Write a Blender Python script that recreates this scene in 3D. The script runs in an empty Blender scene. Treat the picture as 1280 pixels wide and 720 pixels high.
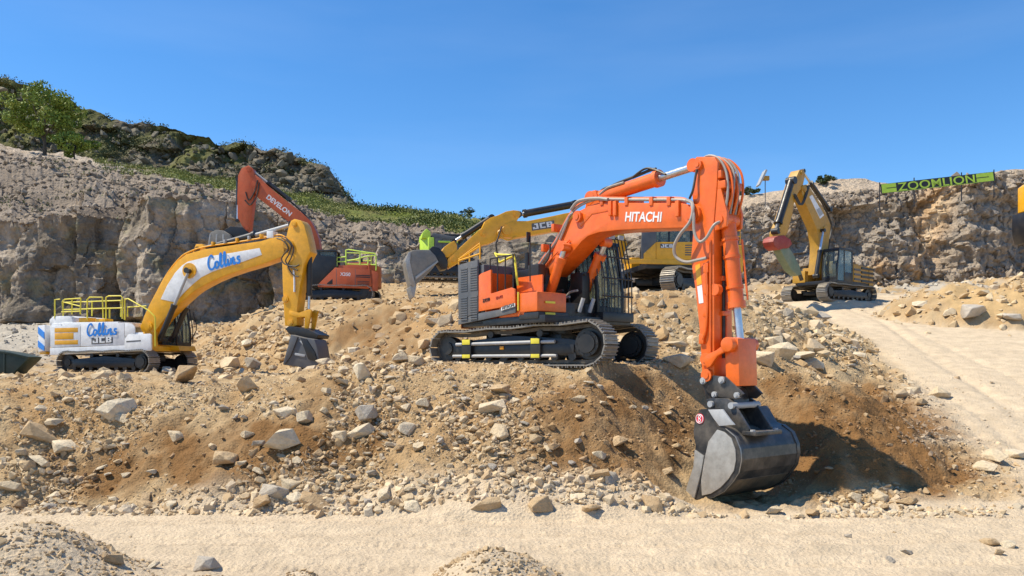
import bpy, bmesh, math, random
import numpy as np
from mathutils import Vector, Matrix
R = math.radians
SC = bpy.context.scene
COL = SC.collection

# ---------------------------------------------------------------- camera, sky, sun, exposure
CAM_H, FOC, CX, CY = 2.8, 1000.0, 640.0, 455.0      # eye height (m), focal length (px of 1280), principal column, horizon row
cd = bpy.data.cameras.new('camera'); cam = bpy.data.objects.new('camera', cd); COL.objects.link(cam)
cam.location = (0, 0, CAM_H); cam.rotation_euler = (R(90), 0, 0)
cd.sensor_width = 36.0; cd.lens = 36.0 * FOC / 1280.0
cd.shift_y = (CY - 360.0) / 1280.0
cd.clip_start = 0.1; cd.clip_end = 3000
SC.camera = cam
SUN_EL, SUN_AZ = R(58), R(5)                        # sun stands to the left, a little behind the camera
to_sun = Vector((-math.cos(SUN_AZ)*math.cos(SUN_EL), -math.sin(SUN_AZ)*math.cos(SUN_EL), math.sin(SUN_EL)))
w = bpy.data.worlds.new('World'); SC.world = w; w.use_nodes = True
nt = w.node_tree; bg = nt.nodes['Background']
sky = nt.nodes.new('ShaderNodeTexSky'); sky.sky_type = 'NISHITA'; sky.sun_disc = False
sky.sun_elevation = SUN_EL
sky.sun_rotation = math.atan2(to_sun.x, to_sun.y)
sky.altitude = 300; sky.air_density = 1.0; sky.dust_density = 0.0; sky.ozone_density = 6.0
hs = nt.nodes.new('ShaderNodeHueSaturation'); hs.inputs['Saturation'].default_value = 1.20; hs.inputs['Value'].default_value = .96
nt.links.new(sky.outputs[0], hs.inputs['Color'])
wtc = nt.nodes.new('ShaderNodeTexCoord'); wmp = nt.nodes.new('ShaderNodeMapping'); wmp.inputs['Scale'].default_value = (1.2, 1.2, 7.); wn = nt.nodes.new('ShaderNodeTexNoise'); wn.inputs['Scale'].default_value = 1.6; wn.inputs['Detail'].default_value = 7.
wr = nt.nodes.new('ShaderNodeMapRange'); wr.inputs[1].default_value = .50; wr.inputs[2].default_value = .80; wr.inputs[3].default_value = 0.; wr.inputs[4].default_value = .045
wm = nt.nodes.new('ShaderNodeMix'); wm.data_type = 'RGBA'; wm.inputs[7].default_value = (6.5, 7.0, 7.4, 1)          # thin wisps of high cloud
nt.links.new(wtc.outputs['Generated'], wmp.inputs[0]); nt.links.new(wmp.outputs[0], wn.inputs['Vector']); nt.links.new(wn.outputs[0], wr.inputs[0]); nt.links.new(wr.outputs[0], wm.inputs[0]); nt.links.new(hs.outputs[0], wm.inputs[6]); nt.links.new(wm.outputs[2], bg.inputs[0]); bg.inputs[1].default_value = 0.15
sl = bpy.data.lights.new('sun', 'SUN'); so = bpy.data.objects.new('sun', sl); COL.objects.link(so)
sl.energy = 5.0; sl.angle = R(0.55); sl.color = (1.0, 0.925, 0.76)
so.rotation_euler = to_sun.to_track_quat('Z', 'Y').to_euler(); so.location = (-30, -20, 60)
SC.view_settings.view_transform = 'Standard'; SC.view_settings.look = 'None'
SC.view_settings.exposure = 0.38; SC.view_settings.gamma = 1.0
SC.cycles.max_bounces = 6; SC.cycles.diffuse_bounces = 3; SC.cycles.use_denoising = True

rng = np.random.default_rng(7); random.seed(7)

# ---------------------------------------------------------------- numpy noise
def _h(ix, iy, iz, seed):
    n = (ix.astype(np.int64)*374761393 + iy.astype(np.int64)*668265263 + iz.astype(np.int64)*2147483647 + seed*974634777) & 0xffffffff
    n = ((n ^ (n >> 13)) * 1274126177) & 0xffffffff
    n = (n ^ (n >> 16)) & 0xffffffff
    n = (n * 2246822519) & 0xffffffff
    return ((n ^ (n >> 15)) & 0xffffff) / float(0xffffff)
def vnoise(x, y, z=None, seed=0):
    x = np.asarray(x, float); y = np.asarray(y, float)
    ix = np.floor(x); iy = np.floor(y); fx = x-ix; fy = y-iy
    u = fx*fx*fx*(fx*(fx*6-15)+10); v = fy*fy*fy*(fy*(fy*6-15)+10)
    if z is None:
        zz = np.zeros_like(ix)
        a = _h(ix,iy,zz,seed); b = _h(ix+1,iy,zz,seed); c = _h(ix,iy+1,zz,seed); d = _h(ix+1,iy+1,zz,seed)
        return (a*(1-u)+b*u)*(1-v)+(c*(1-u)+d*u)*v
    z = np.asarray(z, float); iz = np.floor(z); fz = z-iz; ww = fz*fz*(3-2*fz)
    r = []
    for k in (0, 1):
        a = _h(ix,iy,iz+k,seed); b = _h(ix+1,iy,iz+k,seed); c = _h(ix,iy+1,iz+k,seed); d = _h(ix+1,iy+1,iz+k,seed)
        r.append((a*(1-u)+b*u)*(1-v)+(c*(1-u)+d*u)*v)
    return r[0]*(1-ww)+r[1]*ww
def fbm(x, y, z=None, oct=4, seed=0, gain=.5):
    s = 0; a = 1; t = 0
    for k in range(oct):
        f = 2.03**k
        s = s + a*(vnoise(x*f+k*17.3, y*f+k*9.1, None if z is None else z*f+k*3.7, seed+k)-.5); t += a; a *= gain
    return s/t*2
def voro(x, y, seed=0):
    """jittered cells: id value, second id value, distance to the border"""
    ix = np.floor(x); iy = np.floor(y); z = np.zeros_like(ix)
    d1 = np.full(x.shape, 9.); d2 = d1.copy(); v1 = np.zeros(x.shape); w1 = np.zeros(x.shape); cx = np.zeros(x.shape); cy = np.zeros(x.shape)
    for a in (-1, 0, 1):
        for b in (-1, 0, 1):
            jx = ix+a; jy = iy+b
            qx = jx+.15+.7*_h(jx,jy,z,seed); qy = jy+.15+.7*_h(jx,jy,z,seed+5)
            d = np.maximum(np.abs(x-qx), np.abs(y-qy))*.6+np.hypot(x-qx,y-qy)*.4
            hv = _h(jx,jy,z,seed+9); hw = _h(jx,jy,z,seed+13)
            c = d < d1
            d2 = np.where(c, d1, np.minimum(d2, d)); v1 = np.where(c, hv, v1); w1 = np.where(c, hw, w1)
            cx = np.where(c, x-qx, cx); cy = np.where(c, y-qy, cy); d1 = np.minimum(d1, d)
    return v1, w1, d2-d1, cx, cy
def sstep(x, a, b):
    t = np.clip((x-a)/(b-a), 0, 1); return t*t*(3-2*t)
def sdf(px, py, poly):
    """signed distance to a polygon, negative inside"""
    d = np.full(px.shape, 1e9); ins = np.zeros(px.shape, bool); n = len(poly)
    for i in range(n):
        ax, ay = poly[i]; bx, by = poly[(i+1) % n]
        ex, ey = bx-ax, by-ay; wx = px-ax; wy = py-ay
        t = np.clip((wx*ex+wy*ey)/(ex*ex+ey*ey), 0, 1)
        d = np.minimum(d, (wx-ex*t)**2+(wy-ey*t)**2)
        c = (ay > py) != (by > py)
        with np.errstate(divide='ignore', invalid='ignore'):
            xi = ax+(py-ay)*(ex/(ey if ey != 0 else 1e-9))
        ins ^= c & (px < xi)
    d = np.sqrt(d); return np.where(ins, -d, d)

# ---------------------------------------------------------------- materials
MATS = {}
def nmat(name):
    m = bpy.data.materials.new(name); m.use_nodes = True
    t = m.node_tree; return m, t, t.nodes['Principled BSDF']
def N(t, kind, **kw):
    n = t.nodes.new(kind)
    for k, v in kw.items():
        if k in n.inputs: n.inputs[k].default_value = v
        else: setattr(n, k, v)
    return n
def paint(name, col, rough=.38, metal=0., dust=.25, dcol=(.42,.33,.22), scale=1.3, coat=.0):
    """painted or bare metal with a film of quarry dust"""
    m, t, p = nmat(name)
    tc = N(t, 'ShaderNodeTexCoord')
    n1 = N(t, 'ShaderNodeTexNoise', Scale=scale, Detail=8., Roughness=.65)
    n2 = N(t, 'ShaderNodeTexNoise', Scale=scale*9, Detail=4.)
    geo = N(t, 'ShaderNodeNewGeometry'); sx = N(t, 'ShaderNodeSeparateXYZ')
    up = N(t, 'ShaderNodeMapRange'); up.inputs[1].default_value = .3; up.inputs[2].default_value = 1.; up.inputs[3].default_value = 0.; up.inputs[4].default_value = .35*min(1, dust*2)
    rm = N(t, 'ShaderNodeMapRange'); rm.inputs[1].default_value = .42; rm.inputs[2].default_value = .78; rm.inputs[3].default_value = .0; rm.inputs[4].default_value = dust
    ad = N(t, 'ShaderNodeMath', operation='ADD', use_clamp=True)
    mx = N(t, 'ShaderNodeMix', data_type='RGBA')
    mx.inputs[6].default_value = (*col, 1); mx.inputs[7].default_value = (*dcol, 1)
    L = t.links.new
    L(tc.outputs['Object'], n1.inputs['Vector']); L(tc.outputs['Object'], n2.inputs['Vector'])
    L(n1.outputs[0], rm.inputs[0]); L(geo.outputs['Normal'], sx.inputs[0]); L(sx.outputs[2], up.inputs[0])
    L(up.outputs[0], ad.inputs[0]); L(rm.outputs[0], ad.inputs[1])
    n3 = N(t, 'ShaderNodeTexNoise', Scale=scale*2.6, Detail=9., Roughness=.75); L(tc.outputs['Object'], n3.inputs['Vector'])
    fd = N(t, 'ShaderNodeMapRange'); fd.inputs[1].default_value = .3; fd.inputs[2].default_value = .72; fd.inputs[3].default_value = .76; fd.inputs[4].default_value = 1.12; L(n3.outputs[0], fd.inputs[0])
    mf = N(t, 'ShaderNodeMix', data_type='RGBA', blend_type='MULTIPLY'); mf.inputs[0].default_value = 1.; L(mx.outputs[2], mf.inputs[6]); L(fd.outputs[0], mf.inputs[7])
    L(ad.outputs[0], mx.inputs[0]); L(mf.outputs[2], p.inputs['Base Color'])
    r2 = N(t, 'ShaderNodeMapRange'); r2.inputs[3].default_value = max(.08, rough-.1); r2.inputs[4].default_value = min(1, rough+.25)
    L(n2.outputs[0], r2.inputs[0]); L(r2.outputs[0], p.inputs['Roughness'])
    p.inputs['Metallic'].default_value = metal
    p.inputs['Coat Weight'].default_value = coat
    MATS[name] = m; return m
P_or = paint('orange paint', (.80,.135,.007), .34, dust=.14, coat=.15, dcol=(.55,.36,.2))
P_jy = paint('golden yellow paint', (.84,.40,.004), .35, dust=.08, coat=.2)
P_cy = paint('dusty yellow paint', (.50,.265,.025), .4, dust=.22)
P_do = paint('red orange paint', (.50,.085,.014), .42, dust=.15)
P_li = paint('lime paint', (.50,.74,.06), .4, dust=.1)
P_wh = paint('white paint', (.80,.80,.80), .35, dust=.10, dcol=(.62,.56,.47))
P_gy = paint('dark grey paint', (.095,.10,.11), .45, dust=.2)
P_lg = paint('light grey paint', (.40,.41,.42), .45, dust=.25)
P_bk = paint('black paint', (.012,.012,.014), .33, dust=.09)
P_bb = paint('black steel of the bucket', (.024,.025,.027), .30, dust=.45, dcol=(.30,.25,.20), scale=2.5)
P_ws = paint('worn bucket steel', (.44,.42,.385), .40, metal=.35, dust=.7, dcol=(.22,.185,.145), scale=2.6)
P_st = paint('dusty bucket steel', (.22,.205,.18), .5, metal=.2, dust=.6, dcol=(.38,.32,.24), scale=2.2)
P_tr = paint('track steel', (.075,.064,.054), .5, metal=.4, dust=.55, dcol=(.34,.27,.19), scale=3.)
P_tl = paint('polished track steel', (.30,.27,.23), .45, metal=.4, dust=.6, dcol=(.44,.38,.30), scale=3.)
P_ch = paint('chrome rod', (.60,.62,.66), .32, metal=1., dust=.0)
P_rb = paint('black rubber hose', (.016,.016,.017), .45, dust=.25)
P_hs = paint('grey sheathed hose', (.33,.30,.27), .45, dust=.35)
P_bl = paint('blue paint', (.012,.22,.72), .4, dust=.05)
P_ye = paint('yellow handrail paint', (.82,.70,.05), .4, dust=.1)
P_fl = paint('fluorescent rail paint', (.62,.85,.10), .4, dust=.05)
P_rd = paint('red paint', (.33,.03,.02), .5, dust=.2)
P_rs = paint('bright red badge', (.75,.03,.06), .4, dust=.05)
P_gg = paint('grey green paint', (.17,.23,.15), .5, dust=.4)
P_dg = paint('dark green paint', (.012,.035,.028), .5, dust=.1)
P_am = paint('amber lamp', (.8,.33,.01), .3, dust=.0)
def glass_mat():
    m, t, p = nmat('tinted cab glass')
    p.inputs['Base Color'].default_value = (.42,.50,.48,1); p.inputs['Roughness'].default_value = .03
    p.inputs['Transmission Weight'].default_value = .85; p.inputs['IOR'].default_value = 1.3
    return m
P_gl = glass_mat()

def attr_mat(name, rough=.95, bump=.5, s1=3., s2=22., vary=.28, spec=.15, bdist=.05):
    """colour from the vertex colour 'Col' (kind of soil or stone) with grain and fine relief"""
    m, t, p = nmat(name); L = t.links.new
    at = N(t, 'ShaderNodeVertexColor', layer_name='Col')
    tc = N(t, 'ShaderNodeTexCoord')
    a = N(t, 'ShaderNodeTexNoise', Scale=s1, Detail=6., Roughness=.6); b = N(t, 'ShaderNodeTexNoise', Scale=s2, Detail=5., Roughness=.7)
    v = N(t, 'ShaderNodeTexVoronoi', Scale=s2*.6)
    L(tc.outputs['Object'], a.inputs['Vector']); L(tc.outputs['Object'], b.inputs['Vector']); L(tc.outputs['Object'], v.inputs['Vector'])
    ad = N(t, 'ShaderNodeMath', operation='ADD'); L(a.outputs[0], ad.inputs[0]); L(b.outputs[0], ad.inputs[1])
    mr = N(t, 'ShaderNodeMapRange'); mr.inputs[1].default_value = .6; mr.inputs[2].default_value = 1.4; mr.inputs[3].default_value = 1-vary; mr.inputs[4].default_value = 1+vary
    L(ad.outputs[0], mr.inputs[0])
    mu = N(t, 'ShaderNodeMix', data_type='RGBA', blend_type='MULTIPLY'); mu.inputs[0].default_value = 1
    L(at.outputs[0], mu.inputs[6]); L(mr.outputs[0], mu.inputs[7]); L(mu.outputs[2], p.inputs['Base Color'])
    bp = N(t, 'ShaderNodeBump', Strength=bump, Distance=bdist)
    ad2 = N(t, 'ShaderNodeMath', operation='MULTIPLY_ADD'); ad2.inputs[1].default_value = .6
    L(v.outputs[0], ad2.inputs[0]); L(b.outputs[0], ad2.inputs[2]); L(ad2.outputs[0], bp.inputs['Height']); L(bp.outputs[0], p.inputs['Normal'])
    p.inputs['Roughness'].default_value = rough; p.inputs['Specular IOR Level'].default_value = spec
    MATS[name] = m; return m
G_soil = attr_mat('quarry soil', bump=.9, s1=2.2, s2=26., vary=.26, bdist=.04)
G_rock = attr_mat('limestone face', bump=.9, s1=.7, s2=5., vary=.38, bdist=.25)
G_stone = attr_mat('broken limestone', bump=.5, s1=5., s2=30., vary=.16, bdist=.02)
G_leaf = attr_mat('leaves', rough=.6, bump=0., s1=1., s2=6., vary=.25, spec=.3)
def rock_mat(name, c1, c2):
    m, t, p = nmat(name); L = t.links.new
    oi = N(t, 'ShaderNodeObjectInfo'); tc = N(t, 'ShaderNodeTexCoord')
    a = N(t, 'ShaderNodeTexNoise', Scale=1.6, Detail=8., Roughness=.7); b = N(t, 'ShaderNodeTexNoise', Scale=7., Detail=6., Roughness=.7)
    vo = N(t, 'ShaderNodeVectorMath', operation='ADD'); cb = N(t, 'ShaderNodeCombineXYZ'); mm = N(t, 'ShaderNodeMath', operation='MULTIPLY'); mm.inputs[1].default_value = 37.
    L(oi.outputs['Random'], mm.inputs[0]); L(mm.outputs[0], cb.inputs[0]); L(mm.outputs[0], cb.inputs[1]); L(tc.outputs['Object'], vo.inputs[0]); L(cb.outputs[0], vo.inputs[1])
    L(vo.outputs[0], a.inputs['Vector']); L(vo.outputs[0], b.inputs['Vector'])
    av = N(t, 'ShaderNodeMath', operation='MULTIPLY_ADD'); av.inputs[1].default_value = .55; L(oi.outputs['Random'], av.inputs[0]); L(a.outputs[0], av.inputs[2])
    mr = N(t, 'ShaderNodeMapRange'); mr.inputs[1].default_value = .4; mr.inputs[2].default_value = 1.15; L(av.outputs[0], mr.inputs[0])
    mx = N(t, 'ShaderNodeMix', data_type='RGBA'); mx.inputs[6].default_value = (*c1, 1); mx.inputs[7].default_value = (*c2, 1)
    L(mr.outputs[0], mx.inputs[0])
    m2 = N(t, 'ShaderNodeMix', data_type='RGBA', blend_type='MULTIPLY'); m2.inputs[0].default_value = 1
    r2 = N(t, 'ShaderNodeMapRange'); r2.inputs[1].default_value = .3; r2.inputs[2].default_value = .7; r2.inputs[3].default_value = .78; r2.inputs[4].default_value = 1.15
    L(b.outputs[0], r2.inputs[0]); L(mx.outputs[2], m2.inputs[6]); L(r2.outputs[0], m2.inputs[7]); L(m2.outputs[2], p.inputs['Base Color'])
    bp = N(t, 'ShaderNodeBump', Strength=.7, Distance=.08); L(b.outputs[0], bp.inputs['Height']); L(bp.outputs[0], p.inputs['Normal'])
    p.inputs['Roughness'].default_value = .92; p.inputs['Specular IOR Level'].default_value = .15
    return m
K_pale = rock_mat('pale limestone', (.56,.43,.27), (.68,.57,.41))
K_tan = rock_mat('tan limestone', (.42,.28,.15), (.58,.43,.26))
K_grey = rock_mat('grey limestone', (.36,.31,.245), (.50,.435,.355))

# ---------------------------------------------------------------- object helpers
def prop(o, label=None, cat=None, group=None, kind=None):
    if label: o['label'] = label
    if cat: o['category'] = cat
    if group: o['group'] = group
    if kind: o['kind'] = kind
    return o
def empty(name, loc, rz=0.):
    o = bpy.data.objects.new(name, None); COL.objects.link(o); o.empty_display_size = .3
    o.location = loc; o.rotation_euler = (0, 0, rz); return o
def link(name, me, mat=None, parent=None):
    if mat is not None: me.materials.append(mat)
    o = bpy.data.objects.new(name, me); COL.objects.link(o)
    if parent is not None: o.parent = parent
    return o
def np_mesh(name, V, F, col=None, smooth=False):
    """fast mesh from arrays; F is (n,3) or (n,4)"""
    me = bpy.data.meshes.new(name); n, k = F.shape
    me.vertices.add(len(V)); me.vertices.foreach_set('co', np.ascontiguousarray(V, np.float32).ravel())
    me.loops.add(n*k); me.loops.foreach_set('vertex_index', np.ascontiguousarray(F, np.int32).ravel())
    me.polygons.add(n); me.polygons.foreach_set('loop_start', np.arange(0, n*k, k, dtype=np.int32))
    me.update(calc_edges=True)
    me.polygons.foreach_set('use_smooth', np.full(n, bool(smooth)))
    if col is not None:
        a = me.color_attributes.new('Col', 'FLOAT_COLOR', 'POINT')
        c = np.ones((len(V), 4), np.float32); c[:, :3] = col; a.data.foreach_set('color', c.ravel())
    return me
class B:
    """collects shapes for ONE mesh"""
    def __init__(s): s.bm = bmesh.new()
    def poly(s, P, F):
        v = [s.bm.verts.new(p) for p in P]
        for f in F:
            try: s.bm.faces.new([v[i] for i in f])
            except ValueError: pass
        return s
    def box(s, x0, x1, y0, y1, z0, z1):
        return s.poly([(x0,y0,z0),(x1,y0,z0),(x1,y1,z0),(x0,y1,z0),(x0,y0,z1),(x1,y0,z1),(x1,y1,z1),(x0,y1,z1)],
                      [(3,2,1,0),(4,5,6,7),(0,1,5,4),(1,2,6,5),(2,3,7,6),(3,0,4,7)])
    def prism(s, pts, y0, y1):
        """outline in local x,z pushed through y0..y1"""
        n = len(pts); P = [(u,y0,z) for u,z in pts]+[(u,y1,z) for u,z in pts]
        return s.poly(P, [tuple(range(n)), tuple(range(2*n-1,n-1,-1))]+[(i,i+n,(i+1)%n+n,(i+1)%n) for i in range(n)])
    def plan(s, pts, z0, z1):
        n = len(pts); P = [(x,y,z0) for x,y in pts]+[(x,y,z1) for x,y in pts]
        return s.poly(P, [tuple(range(n)), tuple(range(2*n-1,n-1,-1))]+[(i,i+n,(i+1)%n+n,(i+1)%n) for i in range(n)])
    def tube(s, pts, r, n=8, cap=True):
        pts = [Vector(p) for p in pts]; rings = []; up = None
        for i, p in enumerate(pts):
            d = (pts[min(i+1,len(pts)-1)]-pts[max(i-1,0)])
            d = d.normalized() if d.length > 1e-9 else Vector((0,0,1))
            if up is None: up = Vector((0,0,1)) if abs(d.z) < .9 else Vector((1,0,0))
            a = d.cross(up); a = a.normalized() if a.length > 1e-6 else Vector((1,0,0)); b = a.cross(d); up = b
            rr = r[i] if isinstance(r, (list, tuple)) else r
            rings.append([s.bm.verts.new(p+a*math.cos(2*math.pi*k/n)*rr+b*math.sin(2*math.pi*k/n)*rr) for k in range(n)])
        for q, w_ in zip(rings, rings[1:]):
            for k in range(n): s.bm.faces.new((q[k], q[(k+1)%n], w_[(k+1)%n], w_[k]))
        if cap: s.bm.faces.new(rings[0][::-1]); s.bm.faces.new(rings[-1])
        return s
    def cyl(s, a, b, r, n=20): return s.tube([a, b], r, n)
    def done(s, name, mat, parent=None, bevel=0., smooth=True, ang=32):
        bm = s.bm; bmesh.ops.recalc_face_normals(bm, faces=bm.faces)
        if bevel:
            e = [e for e in bm.edges if len(e.link_faces) == 2 and e.calc_face_angle(0) > R(28)]
            bmesh.ops.bevel(bm, geom=e, offset=bevel, segments=2, affect='EDGES', clamp_overlap=True, profile=.6)
        me = bpy.data.meshes.new(name); bm.to_mesh(me); bm.free()
        me.polygons.foreach_set('use_smooth', np.zeros(len(me.polygons), bool))
        if smooth:
            me.polygons.foreach_set('use_smooth', np.ones(len(me.polygons), bool)); me.set_sharp_from_angle(angle=R(ang))
        return link(name, me, mat, parent)
def spline(pts, n=8):
    """Catmull-Rom through the points"""
    P = [Vector(p) for p in pts]; P = [P[0]*2-P[1]]+P+[P[-1]*2-P[-2]]; out = []
    for i in range(1, len(P)-2):
        for k in range(n):
            t = k/n; a, b, c, d = P[i-1:i+3]
            out.append(.5*((2*b)+(c-a)*t+(2*a-5*b+4*c-d)*t*t+(3*b-a-3*c+d)*t**3))
    return out+[P[-2]]
def px3(px, py, Y):
    return Vector(((px-CX)/FOC*Y, Y, CAM_H+(CY-py)/FOC*Y))
class Frame:
    """a machine's own frame: base point and heading; turns a sight line into the place where it meets an upright plane of the machine"""
    def __init__(s, x, y, z, deg): s.o = Vector((x,y,z)); s.a = R(deg); s.h = Vector((math.cos(s.a), math.sin(s.a))); s.l = Vector((-s.h.y, s.h.x))
    def uz(s, px, py, lat=0.):
        d = Vector(((px-CX)/FOC, 1.)); q = (s.l.dot(s.o.xy)+lat)/s.l.dot(d)
        p = d*q; return (s.h.dot(p-s.o.xy), CAM_H+(CY-py)/FOC*q-s.o.z)
    def p(s, px, py, lat=0.):
        u, z = s.uz(px, py, lat); return Vector((u, lat, z))
    def out(s, pts, lat): return [s.uz(a, b, lat) for a, b in pts]
    def prism(s, pts, lat, width):
        q = s.out(pts, lat); return B().prism(q, lat, lat+width)
def txt(body, fr, pxa, pxb, lat, mat, parent, hscale=1., name='lettering', bold=.012, side=None, shear=0.):
    """raised lettering on a machine's side, from foot-left pixel to foot-right pixel"""
    a = fr.p(*pxa, lat); b = fr.p(*pxb, lat)
    cu = bpy.data.curves.new(name, 'FONT'); cu.body = body; cu.size = 1.; cu.extrude = .012; cu.offset = bold; cu.shear = shear
    to = bpy.data.objects.new(name, cu); COL.objects.link(to)
    dg = bpy.context.evaluated_depsgraph_get(); me = bpy.data.meshes.new_from_object(to.evaluated_get(dg))
    bpy.data.objects.remove(to)
    xs = [v.co.x for v in me.vertices]; x0, x1 = min(xs), max(xs)
    ex = (b-a); ln = ex.length; ex.normalize(); ez = Vector((0, -1 if lat < 0 else 1, 0)); ey = ez.cross(ex); ey.normalize()
    s = ln/(x1-x0)
    for v in me.vertices:
        c = v.co; v.co = a+ex*((c.x-x0)*s)+ey*(c.y*s*hscale)+ez*(c.z*.5+.004)
    return link(name, me, mat, parent)
JCB = [(.18,0,.28,1),(0,0,.28,.22),(0,0,.09,.42),(.10,.78,.28,1),(.36,0,.46,1),(.36,.78,.64,1),(.36,0,.64,.22),(.71,0,.81,1),(.71,.80,.95,1),(.71,.41,.95,.59),(.71,0,.95,.20),(.90,.08,1,.46),(.90,.54,1,.92)]
def block_letters(rects, fr, pxa, pxb, lat, mat, parent, h, name='lettering'):
    a = fr.p(*pxa, lat); b = fr.p(*pxb, lat); ex = b-a; ln = ex.length; ex.normalize(); ez = Vector((0, -1 if lat < 0 else 1, 0)); ey = ez.cross(ex).normalized(); bb = B()
    for k, (u0, v0, u1, v1) in enumerate(rects):
        P = [a+ex*(u*ln)+ey*(v*ln*h)+ez*(d+.0008*k*(d > 0)) for d in (0, .012) for u, v in ((u0,v0),(u1,v0),(u1,v1),(u0,v1))]
        bb.poly(P, [(3,2,1,0),(4,5,6,7),(0,1,5,4),(1,2,6,5),(2,3,7,6),(3,0,4,7)])
    return bb.done(name, mat, parent, smooth=False)
def strokes(lines, fr, pxa, pxb, lat, mat, parent, h, name='lettering', rad=.05):
    """brush lettering: strokes in a unit box laid along the line pxa -> pxb; h = height over length"""
    a = fr.p(*pxa, lat); b = fr.p(*pxb, lat); ex = b-a; ln = ex.length; ex.normalize(); ez = Vector((0, -1 if lat < 0 else 1, 0)); ey = ez.cross(ex).normalized()
    bb = B(); 
    for k, ls in enumerate(lines):
        pts = [a+ex*(u*ln)+ey*(v*ln*h) for u, v in ls]; pts = spline(pts, 5)
        n0 = len(bb.bm.verts); bb.tube(pts, rad*ln, 6)
        bb.bm.verts.ensure_lookup_table()
        for v in bb.bm.verts[n0:]: v.co.y = a.y+(v.co.y-a.y)*.12+ez.y*(.006+.001*k)
    return bb.done(name, mat, parent)
SCRIPT = [ # a slanted brush hand: C o l l i n s
 [(.17,.80),(.13,.98),(.05,.85),(.00,.45),(.03,.10),(.12,.05),(.20,.25)],
 [(.25,.50),(.21,.40),(.20,.15),(.25,.05),(.30,.22),(.30,.42),(.25,.50)],
 [(.34,.15),(.40,.60),(.42,.95),(.39,.90),(.36,.40),(.38,.06),(.44,.16)],
 [(.46,.15),(.52,.60),(.54,.97),(.51,.92),(.48,.40),(.50,.06),(.56,.16)],
 [(.60,.50),(.58,.20),(.60,.07),(.65,.16)], [(.625,.66),(.635,.70)],
 [(.69,.50),(.67,.08),(.71,.38),(.76,.50),(.77,.40),(.75,.12),(.78,.06),(.82,.16)],
 [(.96,.46),(.90,.48),(.88,.36),(.93,.22),(.91,.06),(.84,.08)]]
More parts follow.
